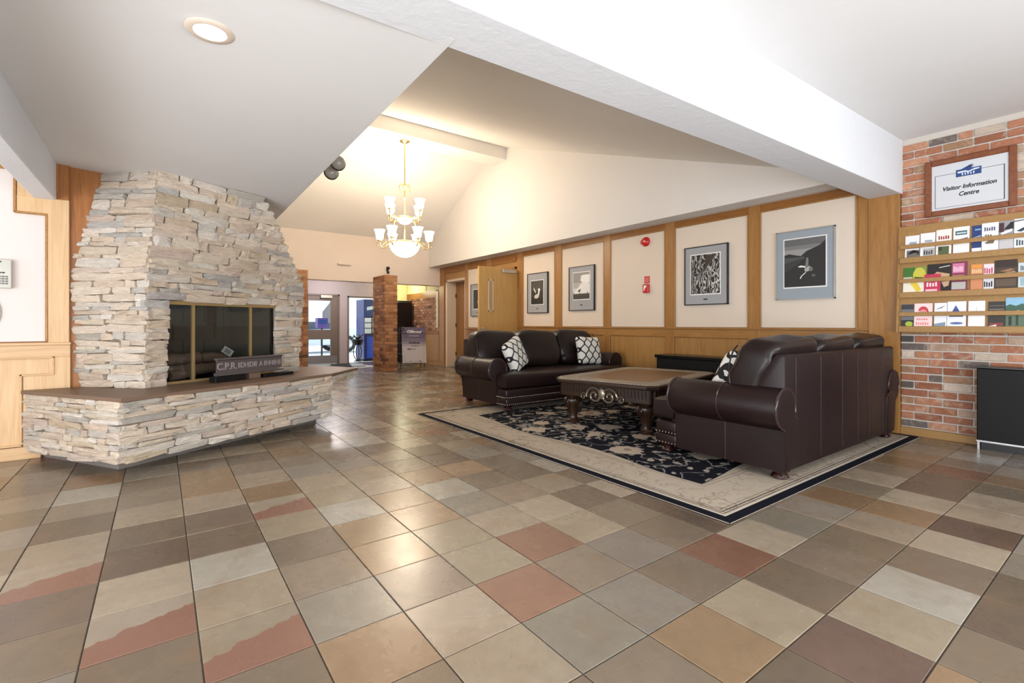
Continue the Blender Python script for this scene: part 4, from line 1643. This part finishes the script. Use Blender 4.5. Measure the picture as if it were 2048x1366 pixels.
def picture(label, yc, zc, w, h, frame, mat_, polys, art_m=None, inset_=(.14, .14, .16, .12), plaque=True):
    """w by h framed print; inset_ = left, right, bottom, top margins of the mount"""
    t = thing('framed_picture', label, 'picture', (XW - .013, yc, zc), RZW, 'framed photographs on the panelled wall')
    fr = B()
    f = .012
    for x0, x1, z0, z1 in ((-w / 2, -w / 2 + f, -h / 2, h / 2), (w / 2 - f, w / 2, -h / 2, h / 2), (-w / 2, w / 2, -h / 2, -h / 2 + f), (-w / 2, w / 2, h / 2 - f, h / 2)):
        box(fr, x0, x1, -.034, 0, z0, z1)
    obj('frame', fr, M[frame], t)
    obj('mount', boxb(-w / 2 + f, w / 2 - f, -.024, 0, -h / 2 + f, h / 2 - f), M[mat_], t)
    l, r, b, tp = inset_
    x0, x1, z0, z1 = -w / 2 + l, w / 2 - r, -h / 2 + b, h / 2 - tp
    obj('bevel', boxb(x0 - .012, x1 + .012, -.0255, -.024, z0 - .014, z1 + .012), M['mat_white'], t)
    if art_m:
        obj('print', boxb(x0, x1, -.027, -.0255, z0, z1), art_m, t)
    W, H = x1 - x0, z1 - z0
    if polys:
        art('print', [(c, [(x0 + u * W, z0 + v * H) for u, v in p]) for c, p in polys], t, -.0272)
    if plaque:
        obj('plaque', boxb(-.028, .028, -.0262, -.024, -h / 2 + b * .45, -h / 2 + b * .45 + .016), M[plaque if isinstance(plaque, str) else 'ink'], t)
    return t


random.seed(11)
lake = [((122, 122, 124), rect(0, 1, .55, 1)), ((150, 150, 150), rect(0, 1, .62, .78)), ((100, 100, 102), rect(0, 1, .86, 1)),
        ((40, 41, 42), [(0, .68), (.12, .70), (.3, .66), (.42, .64), (.55, .73), (.72, .78), (.85, .82), (1, .92), (1, 0), (0, 0)]),
        ((74, 77, 80), [(0, .44), (.5, .58), (.5, .62), (0, .62)]), ((54, 56, 58), [(0, .30), (.4, .5), (.45, .58), (0, .5)]),
        ((235, 235, 235), [(.34, .42), (.42, .44), (.52, .42), (.54, .38), (.46, .40), (.38, .40)]), ((170, 170, 168), [(.5, .36), (.62, .42), (.68, .38), (.6, .31), (.52, .30)]),
        ((120, 120, 118), [(.52, .40), (.55, .60), (.60, .58), (.60, .40)]), ((226, 226, 226), [(.39, .17), (.42, .22), (.52, .29), (.55, .29), (.45, .22), (.41, .16)]), ((92, 92, 92), ell(.72, .22, .05, .03, 7)), ((110, 110, 108), ell(.66, .35, .05, .05, 7))]
picture('framed lake photograph in a wide blue grey mount, nearest the brick wall', 2.42, 1.753, .61, .79, 'frame_silver', 'mat_blue', lake, None, (.09, .09, .145, .10), 'mat_grey')


def roots_material():
    t = NT('root_print')
    co = t.obco((1, 1, .55))
    w = t.n('ShaderNodeTexWave', wave_type='BANDS', bands_direction='X')
    w.inputs['Scale'].default_value = 9
    w.inputs['Distortion'].default_value = 16
    w.inputs['Detail'].default_value = 3
    w.inputs['Detail Scale'].default_value = 1.6
    t.l(co, w.inputs[0])
    n = t.noise(co, 7, 3, .5)
    f = t.math('MULTIPLY', w.outputs['Fac'], t.math('ADD', n.outputs['Fac'], .15))
    t.base(t.ramp(f, [(.18, lin((24, 22, 22))), (.42, lin((84, 82, 80))), (.62, lin((200, 198, 196)))]))
    t.b.inputs['Roughness'].default_value = .6
    return t.m


picture('framed photograph of tangled tree roots in a black frame', 3.64, 1.73, .63, .79, 'frame_black', 'mat_grey', [((60, 50, 44), [(.5, .62), (.9, .98), (.52, .98)]), ((205, 203, 200), [(.60, .70), (.98, .42), (.97, .40), (.58, .68)]), ((214, 212, 208), [(.78, .27), (1, .34), (1, .31), (.8, .24)])], roots_material(), (.10, .11, .15, .115))
pale = [((150, 148, 144), rect(0, 1, .2, 1)), ((176, 175, 172), rect(0, 1, .2, .62)), ((204, 204, 202), rect(0, 1, .2, .42)),
        ((236, 236, 234), [(.5, .88), (.62, .9), (1, .9), (1, .62), (.6, .6), (.45, .7)]), ((228, 228, 226), [(.05, .3), (.3, .42), (.5, .6), (.95, .64), (1, .5), (1, .22), (.1, .22)]),
        ((64, 63, 62), rect(0, 1, 0, .20)), ((52, 51, 50), rect(0, .03, .2, .27)), ((52, 51, 50), rect(.40, .44, .2, .25)), ((52, 51, 50), rect(.86, .9, .2, .26)),
        ((20, 20, 20), [(.29, .28), (.36, .34), (.44, .36), (.48, .42), (.47, .33), (.42, .28), (.36, .27)])]
picture('framed photograph of a dark bird on a fence under pale clouds', 5.98, 1.696, .62, .77, 'frame_black', 'mat_grey', pale, None, (.11, .11, .20, .11))
birds = [((52, 52, 50), rect(0, 1, 0, 1)), ((78, 77, 74), rect(.1, .9, .55, .98)), ((40, 40, 39), rect(0, 1, 0, .25)),
         ((228, 226, 220), [(.2, .72), (.3, .66), (.38, .56), (.42, .48), (.34, .5), (.26, .6)]), ((232, 230, 226), [(.58, .64), (.68, .68), (.76, .62), (.72, .54), (.68, .40), (.62, .36), (.56, .42), (.6, .54)]),
         ((206, 202, 196), [(.28, .34), (.4, .42), (.56, .42), (.68, .36), (.6, .27), (.42, .24), (.3, .27)])]
picture('framed dark photograph of white birds, between the open door and the bird photograph', 7.18, 1.678, .62, .775, 'frame_black', 'mat_grey', birds, None, (.12, .13, .17, .15))
picture('partly hidden framed photograph on the panel behind the open door', 9.36, 1.63, .56, .74, 'frame_black', 'mat_grey', [((34, 34, 36), rect(0, 1, 0, 1)), ((150, 140, 120), [(.5, .3), (.7, .6), (.8, .3)])], None, (.12, .12, .17, .13))

# fire alarm bell and pull station
al = thing('fire_alarm_bell', 'round red fire alarm bell high on the middle cream panel', 'alarm', (XW - .012, 4.63, 2.315), RZW)
obj('gong', lathe(B(), [(0, -.058), (.02, -.056), (.045, -.045), (.066, -.026), (.072, -.01), (.072, 0), (0, 0)], 0, 0, 0, 28, 'y'), M['red'], al, 40)
obj('cap', lathe(B(), [(0, -.068), (.014, -.066), (.018, -.055), (0, -.05)], .015, 0, 0, 14, 'y'), M['pale_red'], al, 40)
obj('striker_housing', boxb(-.085, -.05, -.03, 0, -.03, .03, .008), M['red'], al)
pull = thing('fire_pull_station', 'red and white fire pull box on the middle cream panel', 'alarm', (XW - .012, 4.61, 1.655), RZW)
obj('label_plate', boxb(-.05, .05, -.008, 0, .035, .14, .004), M['red_dull'], pull)
bm = B()
for k in range(3):
    box(bm, -.035, .035, -.010, -.008, .055 + k * .025, .065 + k * .025)
obj('label_lines', bm, M['pale_red'], pull)
obj('body', boxb(-.052, .052, -.045, 0, -.11, .02, .008), M['red'], pull)
obj('handle', prism(B(), [(-.02, .0), (.025, .0), (.015, -.03), (-.005, -.04), (-.015, -.075), (-.03, -.075), (-.025, -.03)], -.052, -.045, 'y'), M['paper'], pull)

# ------------------------------------------------------------------ visitor sign on the brick wall
sg = thing('framed_sign', 'wood framed Visitor Information Centre sign on the brick wall', 'sign', (XW - .004, 1.061, 2.35), RZW)
w, h = .61, .52
fr = B()
f = .05
for x0, x1, z0, z1 in ((-w / 2, -w / 2 + f, -h / 2, h / 2), (w / 2 - f, w / 2, -h / 2, h / 2), (-w / 2 + f, w / 2 - f, -h / 2, -h / 2 + f), (-w / 2 + f, w / 2 - f, h / 2 - f, h / 2)):
    box(fr, x0, x1, -.03, 0, z0, z1, .006)
obj('frame', fr, M['sign_wood'], sg)
obj('board', boxb(-w / 2 + f - .01, w / 2 - f + .01, -.016, 0, -h / 2 + f - .01, h / 2 - f + .01), plain('sign_board', (206, 208, 212), .5), sg)
a, b = .232, .15
ln = []
for x0, x1, z0, z1 in ((-a, -.085, .112, .1155), (.085, a, .112, .1155), (-a, a, -.19, -.187), (-a, -a + .0035, -.19, .115), (a - .006, a, -.19, .115)):
    ln.append(((48, 56, 74), rect(x0, x1, z0, z1)))
art('border_line', ln, sg, -.016)
logo = [((34, 66, 126), rect(-.085, .085, .072, .138)), ((34, 66, 126), [(-.05, .138), (.01, .165), (.03, .16), (.02, .138)]), ((214, 222, 234), [(-.075, .12), (-.02, .122), (.0, .112), (.04, .128), (.075, .128), (.07, .118), (.03, .112), (.0, .100), (-.03, .108), (-.07, .104)])]
for k in range(5):
    x = -.045 + k * .019
    logo.append(((206, 216, 232), rect(x, x + .009, .082, .104 - .004 * (k % 2))))
art('logo', logo, sg, -.0162)
lo_ = B()
tube(lo_, [(-.015, -.0175, .142), (0, -.0175, .160), (.03, -.0175, .170)], .002, 5)
tube(lo_, [(-.01, -.0175, .140), (.015, -.0175, .150), (.04, -.0175, .155)], .0015, 5)
obj('logo_roofline', lo_, M['ink'], sg)
text('lettering', 'Visitor Information', .052, sg, (0, -.0168, -.02), M['ink'], shear=.25, xs=.9, bold=.0014)
text('lettering', 'Centre', .052, sg, (0, -.0168, -.085), M['ink'], shear=.25, xs=.9, bold=.0014)

# ------------------------------------------------------------------ brochure rack
rk = thing('brochure_rack', 'three tier wooden brochure rack with slats on the brick wall', 'rack', (XW - .012, 1.56, 0), RZW)
# local x runs from the left end towards the right, y negative comes out of the wall
TIERS = [(1.72, 2.025, 1.825, .035, .070), (1.385, 1.70, 1.495, .052, .088), (1.06, 1.365, 1.175, .070, .108)]
RL = 1.35
for z0, z1, zs, d1_, d2_ in TIERS:
    bk = B()
    prism(bk, [(-d1_ + .012, z1), (-d1_, z1), (-d2_ + .012, z0 - .05), (0, z0 - .05), (0, z1)], 0.02, RL, 'x')
    obj('back_board', bk, M['rack_wood'], rk)
    f = (z1 - zs) / (z1 - z0 + .05)
    yy = -(d1_ + (d2_ - d1_) * f)
    obj('slat', boxb(.02, RL, yy - .030, yy - .018, zs - .020, zs + .018, .002), M['rack_wood'], rk)
    yb = -d2_
    obj('trough', boxb(.02, RL, yb - .022, yb + .012, z0 - .055, z0, .003), M['rack_wood'], rk)
sd = B()
prism(sd, [(0, 2.03), (-.04, 2.03), (-.13, 1.0), (0, 1.0)], 0.0, .02, 'x', .002)
obj('end_panel', sd, M['rack_wood'], rk)
bm = boxb(.02, RL, -.12, -.002, 1.0, 1.012)
obj('bottom_board', bm, M['rack_wood'], rk)


def letters(x0, x1, z0, z1, c, n):
    w = (x1 - x0) / n
    return [(c, rect(x0 + i * w, x0 + i * w + w * .62, z0, z1 - (z1 - z0) * .2 * ((i * 7) % 3) / 2)) for i in range(n)]


# each brochure: tier, left and right end along the rack, height, paper colour, print, label
W_ = (236, 236, 238)
BRO = [
    (0, .055, .165, .20, W_, [((150, 166, 190), rect(.3, .8, .62, .72)), ((70, 66, 62), rect(.1, 1, .42, .56)), ((110, 104, 98), rect(.12, 1, .0, .34)), ((40, 40, 42), [(.15, .15), (.5, .34), (1, .1), (1, .25), (.6, .36)])], 'white brochure with a grey photograph, leftmost on the top tier'),
    (0, .170, .28, .21, W_, [((150, 160, 170), rect(.3, .8, .62, .70)), ((96, 92, 88), rect(.1, .9, .46, .54)), ((176, 176, 176), rect(.2, 1, .0, .34))] + letters(.25, .9, .08, .26, (60, 60, 64), 4), 'white brochure with dark scrawled print, second on the top tier'),
    (0, .285, .395, .225, (240, 232, 226), letters(.15, .9, .62, .76, (150, 40, 44), 5) + [((84, 96, 60), rect(.15, .85, .03, .34)), ((54, 60, 40), rect(.15, .4, .18, .34))], 'white brochure with red letters over a green photograph'),
    (0, .405, .515, .23, W_, [((66, 100, 110), rect(.12, .85, .7, .86)), ((200, 214, 220), rect(.2, .8, .75, .80)), ((120, 120, 120), [(.2, .52), (.9, .6), (.9, .54)])], 'white brochure with a teal title band on the top tier'),
    (0, .530, .592, .225, (34, 58, 116), [((120, 160, 200), rect(.3, .95, .82, .88)), ((190, 210, 230), [(0, .55), (.95, .62), (.95, .58)]), (W_, rect(0, 1, 0, .16))], 'narrow dark blue brochure on the top tier'),
    (0, .593, .700, .235, (236, 236, 236), letters(.15, .85, .72, .86, (70, 80, 110), 5) + letters(.2, .65, .52, .6, (110, 100, 70), 3) + [((120, 104, 84), [(.2, .3), (.5, .4), (.8, .4), (.7, .26), (.3, .26)])], 'white brochure with blocky blue letters on the top tier'),
    (0, .701, .790, .235, (150, 150, 156), [((70, 44, 50), rect(0, .35, .62, .95)), ((34, 34, 36), [(.3, .7), (.8, .95), (1, .95), (1, .7)]), ((226, 226, 228), [(.1, .6), (.9, .72), (.9, .62), (.2, .52)]), ((196, 194, 196), rect(0, 1, .0, .4))], 'grey brochure showing a dark vehicle on the top tier'),
    (0, .791, .93, .24, (230, 234, 236), [((40, 60, 80), [(.1, .6), (.9, .86), (1, .86), (1, .80), (.3, .56)]), ((120, 130, 136), [(0, .9), (1, .97), (1, 1), (0, .96)])] + letters(.1, .9, .1, .3, (60, 80, 92), 7), 'white brochure with a sailing boat on the top tier'),
    (0, .94, 1.06, .24, (214, 222, 230), [((70, 90, 130), rect(.1, .9, .7, .9))], 'pale blue brochure far along the top tier'),
    (1, .045, .220, .23, (120, 150, 60), [((60, 110, 40), rect(0, .5, .6, 1)), ((200, 190, 70), ell(.7, .68, .28, .3)), ((70, 84, 20), ell(.68, .62, .2, .12, 12, PI, 2 * PI)), ((200, 196, 180), rect(0, .4, .4, .62)), ((232, 226, 210), rect(0, 1, 0, .42)), ((222, 196, 60), [(.3, .38), (.6, .4), (.8, .1), (.6, .0), (.45, .2)])], 'green and yellow fruit brochure, leftmost on the middle tier'),
    (1, .205, .325, .15, (190, 46, 80), letters(.15, .85, .3, .55, (246, 220, 226), 4) + [((240, 190, 205), rect(.1, .8, .02, .15))], 'deep pink card standing low in front on the middle tier'),
    (1, .225, .395, .245, (34, 26, 24), [((196, 160, 124), [(.05, .45), (.4, .72), (.95, .62), (.9, .42)]), ((30, 24, 22), [(.3, .72), (.6, .5), (.95, .42), (.6, .44)]), ((206, 204, 200), [(.5, .88), (.95, .93), (.95, .90), (.5, .85)]), ((196, 160, 130), [(.6, .35), (.95, .38), (.9, .2), (.72, .15)])], 'black brochure with tan paper shapes on the middle tier'),
    (1, .398, .505, .25, (126, 52, 76), [((206, 120, 160), rect(.05, .8, .62, .95)), ((170, 120, 104), rect(.05, .8, .42, .55)), ((180, 176, 172), rect(0, .9, .05, .3))] + letters(.1, .75, .66, .85, (240, 200, 220), 5), 'mauve pink brochure on the middle tier'),
    (1, .525, .605, .215, (206, 136, 96), letters(.1, .95, .66, .82, (236, 200, 150), 5) + [((226, 150, 60), rect(.1, .9, .86, .98)), ((170, 90, 80), rect(.05, .95, .55, .62))], 'orange brochure on the middle tier'),
    (1, .607, .675, .21, (232, 214, 220), letters(.05, .95, .64, .86, (186, 70, 100), 4) + [((214, 216, 220), rect(0, 1, 0, .42))] + letters(.05, .95, .1, .32, (40, 40, 60), 4), 'small pink and white brochure on the middle tier'),
    (1, .677, .815, .235, (72, 56, 46), [((50, 38, 30), rect(0, 1, .75, 1)), ((150, 110, 80), [(.2, .62), (.7, .7), (.9, .66), (.6, .58)]), ((96, 80, 66), rect(.05, .95, .1, .35)), ((190, 160, 130), [(.1, .52), (.9, .60), (.9, .56)])], 'dark brown brochure on the middle tier'),
    (1, .818, .885, .20, (196, 210, 214), letters(.2, .6, .7, .9, (60, 70, 80), 3) + [((150, 180, 190), rect(.2, .7, .1, .4))], 'pale blue brochure with white panel on the middle tier'),
    (1, .886, 1.02, .205, (226, 222, 218), [((50, 46, 44), [(.1, .8), (.8, .95), (.9, .9), (.4, .76)]), ((150, 50, 50), rect(.1, .8, .15, .3))], 'white brochure with a red mark, far along the middle tier'),
    (2, .035, .130, .20, (112, 114, 118), [((214, 220, 224), [(0, .56), (1, .66), (1, .56)]), ((54, 58, 64), rect(0, 1, .78, 1)), ((44, 48, 54), rect(0, 1, .0, .3)), ((166, 186, 60), ell(.65, .12, .32, .12, 9))], 'grey brochure with a yellow green bush, leftmost on the bottom tier'),
    (2, .133, .268, .205, (240, 214, 214), [((196, 64, 74), ell(.5, .62, .3, .26, 12, 0, PI)), ((226, 150, 150), ell(.5, .60, .22, .14, 12, 0, PI))] + letters(.1, .85, .08, .2, (226, 130, 136), 6) + letters(.15, .8, .28, .36, (226, 130, 136), 5), 'pale pink brochure with a red fan on the bottom tier'),
    (2, .280, .370, .205, (232, 234, 240), [((70, 70, 80), [(.1, .72), (.6, .8), (.9, .92), (.6, .84), (.3, .78)]), ((130, 150, 170), [(0, .12), (.9, .2), (.9, .02), (0, .02)])], 'white brochure with grey gulls on the bottom tier'),
    (2, .371, .500, .215, (230, 234, 242), [((64, 82, 150), [(.2, .52), (.45, .86), (.7, .56)]), ((90, 110, 160), ell(.5, .14, .35, .05, 12)), ((40, 50, 66), rect(.1, .85, .40, .46))], 'white brochure with a blue triangle on the bottom tier'),
    (2, .512, .622, .215, (238, 238, 240), [((90, 110, 110), ell(.48, .6, .2, .06, 10, PI, 2 * PI)), ((150, 150, 150), rect(.48, .5, .6, .78))], 'plain white brochure with a tiny ship on the bottom tier'),
    (2, .640, .745, .205, (54, 50, 46), [((110, 104, 96), rect(.05, .95, .66, .72)), ((96, 92, 84), rect(.05, .95, .82, .86)), ((130, 60, 60), rect(.1, .9, .04, .16)), ((226, 214, 206), [(.0, .02), (.5, .1), (.5, .02)])], 'dark brochure on the bottom tier'),
    (2, .746, .870, .235, (140, 186, 214), [((60, 96, 80), [(0, .72), (.2, .78), (.5, .72), (.8, .8), (1, .72), (1, .5), (0, .5)]), ((196, 190, 160), [(.3, .52), (.6, .58), (.9, .5)]), ((90, 110, 90), rect(0, 1, 0, .42)), ((40, 50, 44), rect(.15, .3, .05, .36)), ((50, 60, 50), rect(.5, .62, .05, .4))], 'blue sky brochure with green trees on the bottom tier'),
    (2, .872, .99, .235, (60, 150, 160), [((110, 170, 60), rect(0, 1, 0, .42))], 'teal and green brochure far along the bottom tier'),
]
for ti, x0, x1, hh, paper, polys, lab in BRO:
    z0, z1, zs, d1_, d2_ = TIERS[ti]
    ang = math.atan2(d2_ - d1_, z1 - z0 + .05)
    back = 1 if 'low in front' not in lab else 0
    yb = -(d2_ - (d2_ - d1_) * (.03) / (z1 - z0 + .05)) - (.003 if back else .010)
    t = thing('brochure', lab, 'brochure', (XW - .012 + (yb), 1.56 - (x0 + x1) / 2, z0 - .035), RZW, 'brochures in the wooden rack')
    t.rotation_euler = (-ang, 0, RZW)
    w = x1 - x0
    H = hh + .045
    me = boxb(-w / 2 + .001, w / 2 - .001, -.003, .0, 0, H)
    obj('sheet', me, flat(paper), t)
    art('print', [(c, [(-w / 2 + .001 + u * (w - .002), .03 + v * (H - .032)) for u, v in p]) for c, p in polys], t, -.003, .0002)

# ------------------------------------------------------------------ small things on the far wall
sn = thing('wall_sensor', 'slim white sensor box high on the cream header wall', 'sensor', (3.41, YF, 2.455))
obj('body', boxb(-.155, .155, -.05, 0, -.022, .025, .006), M['white_plastic'], sn)
obj('cover', boxb(-.150, .150, -.054, -.048, -.014, .018, .003), M['ivory'], sn)
hk = thing('black_camera', 'small black camera on the header above the brick pier', 'camera', (4.44, YF, 2.38))
obj('mount', boxb(-.02, .02, -.03, 0, -.02, .03), M['frame_black'], hk)
obj('head', puff(B(), (0, -.06, .05), (.045, .05, .04), 1, 1, 14, 8), M['frame_black'], hk, 60)
obj('lens', puff(B(), (0.0, -.07, -.05), (.03, .04, .035), 1, 1, 14, 8), M['frame_black'], hk, 60)

# poster on its wire rack
po = thing('poster_board', 'grey violet poster board leaning on a black wire rack', 'poster', (5.0, 10.85, .13), 0)
bd = obj('board', boxb(-.315, .315, -.006, .006, 0, .875), flat((196, 192, 198)), po)
art('print', [((104, 96, 122), rect(-.315, .315, .58, .875)), ((122, 114, 136), rect(-.315, .315, .52, .60)), ((150, 144, 160), rect(-.315, .315, .46, .52)), ((176, 170, 180), rect(-.315, .315, .41, .46)), ((120, 116, 122), rect(-.27, .27, .03, .035)), ((70, 66, 70), rect(.12, .17, .045, .06)), ((70, 66, 70), rect(-.12, -.09, .03, .045)), ((130, 126, 132), rect(.25, .255, .08, .5)), ((150, 146, 152), rect(-.26, -.255, .08, .3))], bd, -.006)
text('lettering', 'Gillsomi', .115, bd, (-.0, -.0085, .755), M['paper'], shear=.25, bold=.004)
text('lettering', 'illi Ilin Iniiiniiiilini', .04, bd, (0, -.0085, .665), M['paper'], shear=.1)
text('lettering', 'IIIhIIIIIIhIIII', .06, bd, (.0, -.0085, .49), M['frame_black'], xs=1.1, bold=.002)
text('lettering', 'illlinilllllinillll', .045, bd, (.02, -.0085, .415), M['frame_black'])
text('lettering', 'GIII I I I I', .06, bd, (-.08, -.0085, .335), M['frame_black'], bold=.002)
po.rotation_euler = (R(-7), R(1.5), 0)
wrk = thing('wire_rack', 'black wire rack standing behind the poster board by the brick pier', 'rack', (4.86, 10.98, 0))
bm = B()
for x in (-.20, .42):
    tube(bm, [(x, -.09, 0), (x, -.02, .95), (x + .02, .0, 1.02)], .012, 6)
    tube(bm, [(x, .14, 0), (x, .0, .98)], .012, 6)
obj('post', bm, M['frame_black'], wrk)
for z in (.12, .36, .62, .86):
    sh = B()
    for k in range(5):
        tube(sh, [(-.20, -.06 + k * .04, z), (.42, -.06 + k * .04, z)], .006, 5)
    for k in range(6):
        tube(sh, [(-.2 + k * .124, -.08, z), (-.2 + k * .124, .12, z)], .005, 5)
    if z < .2:
        for x in (-.1, .3):
            tube(sh, [(x, -.06, z), (x, -.16, z), (x, -.165, z + .03)], .008, 6)
    obj('wire_shelf', sh, M['steel_grey'], wrk)
sc2 = B()
scroll(sc2, (-.16, -.05, .92), .07, 1.3, 1, 'xz', .009)
obj('scroll', sc2, M['frame_black'], wrk)

# black drinks machine in the back right corner
bmn = thing('black_machine', 'tall black vending machine in the corner behind the brick pier', 'machine', (5.52, 13.02, 0))
obj('body', boxb(-.28, .29, -.24, .26, .04, 1.74, .01), M['deep_black'], bmn)
obj('door_panel', boxb(-.26, .27, -.262, -.24, .1, 1.70, .006), M['black_gloss'], bmn)
obj('plinth', boxb(-.26, .27, -.22, .24, 0, .04), M['black'], bmn)

# ------------------------------------------------------------------ outside the entrance
vm = thing('vending_machine', 'blue vending machine standing outside the entrance opening', 'machine', (5.12, 14.35, -.02))
obj('body', boxb(-.28, .34, -.35, .35, .05, 1.83, .01), M['navy'], vm)
obj('header_panel', boxb(-.26, .14, -.37, -.35, 1.32, 1.78, .006), M['navy_print'], vm)
art('header_print', [((200, 220, 240), [(-.2, 1.5), (.1, 1.56), (.1, 1.66), (-.2, 1.6)])], vm, -.3702)
obj('lower_panel', boxb(-.2, .2, -.38, -.35, .1, .72, .006), M['blue'], vm)
gw = obj('display_window', boxb(-.26, .14, -.36, -.35, .8, 1.28), flat((226, 234, 240)), vm)
bm = B()
for k in range(3):
    box(bm, -.26, .14, -.372, -.36, .80 + k * .165, .82 + k * .165)
box(bm, -.06, -.03, -.372, -.36, .8, 1.28)
obj('display_bars', bm, M['navy'], vm)
obj('side_strip', boxb(.16, .34, -.37, -.35, .05, 1.83), M['frame_black'], vm)
obj('foot_base', boxb(-.27, .33, -.3, .34, 0, .05), M['black'], vm)
wc = thing('wire_stand', 'black wire stand with a dark planter outside the entrance', 'stand', (4.60, 13.85, -.02))
bm = B()
for s in (-1, 1):
    tube(bm, [(s * .06, 0, .50), (s * .12, 0, .33), (s * .10, 0, .16), (s * .03, 0, .05), (s * .05, 0, .02)], .014, 7)
    tube(bm, [(0, s * .06, .50), (0, s * .12, .33), (0, s * .10, .16), (0, s * .03, .05), (0, s * .05, .02)], .014, 7)
ring(bm, (0, 0, .5), .12, .012, 'xy')
ring(bm, (0, 0, .03), .09, .012, 'xy')
obj('legs', bm, M['frame_black'], wc, 60)
obj('planter', lathe(B(), [(0, .49), (.10, .49), (.15, .56), (.16, .64), (.14, .66), (0, .66)], 0, 0, 0, 18), M['black'], wc, 40)
tw = B()
for k in range(22):
    a, rr = random.uniform(0, 2 * PI), random.uniform(.05, .17)
    tube(tw, [(0, 0, .62), (rr * .5 * math.cos(a), rr * .5 * math.sin(a), .72), (rr * math.cos(a), rr * math.sin(a), random.uniform(.68, .80))], .012, 5)
obj('twigs', tw, M['frame_black'], wc)
nb = thing('news_box', 'purple newspaper box on a post seen through the door glass', 'box', (4.32, 16.6, -.02))
obj('body', boxb(-.17, .17, -.15, .15, .96, 1.30, .01), M['purple'], nb)
obj('window', boxb(-.13, .13, -.156, -.15, 1.1, 1.25), M['navy_print'], nb)
obj('post', boxb(-.025, .025, -.025, .025, 0.02, .96), M['frame_black'], nb)
obj('base_plate', boxb(-.16, .16, -.14, .14, 0, .02), M['frame_black'], nb)
gb = thing('grey_sign_panel', 'grey slanted panel on a post seen through the door glass', 'panel', (4.78, 17.2, -.02))
obj('panel', prism(B(), [(-.28, 1.15), (.3, 1.12), (.3, 1.86), (-.02, 1.86), (-.28, 1.52)], -.03, .03, 'y'), M['kick_plate'], gb)
obj('post', boxb(.1, .16, -.03, .03, 0, 1.15), M['frame_black'], gb)
car = thing('parked_car', 'white parked car seen low through the entrance door glass', 'car', (4.45, 19.5, -.02), R(8))
bodyp = [(-2.0, .30), (-2.0, .62), (-1.85, .78), (-1.15, .86), (-.55, 1.22), (.75, 1.24), (1.35, .92), (1.95, .84), (2.05, .60), (2.05, .30)]
obj('body', prism(B(), bodyp, -.85, .85, 'y', .05, 2), M['car'], car, 40)
obj('side_window', prism(B(), [(-1.0, .88), (-.5, 1.17), (.7, 1.19), (1.2, .92)], -.86, .86, 'y', .01), M['car_glass'], car)
for x in (-1.25, 1.3):
    for y in (-.80, .80):
        wh = lathe(B(), [(0, -.1), (.2, -.1), (.31, -.09), (.33, -.06), (.33, .06), (.31, .09), (.2, .1), (0, .1)], x, y, .33, 22, 'y')
        o = obj('wheel', wh, M['rubber'], car, 40)
        obj('hub_cap', lathe(B(), [(0, -.115), (.17, -.11), (.19, -.1), (0, -.098)], x, y, .33, 18, 'y'), M['chrome'], o, 40)
print('objects', len(bpy.data.objects))
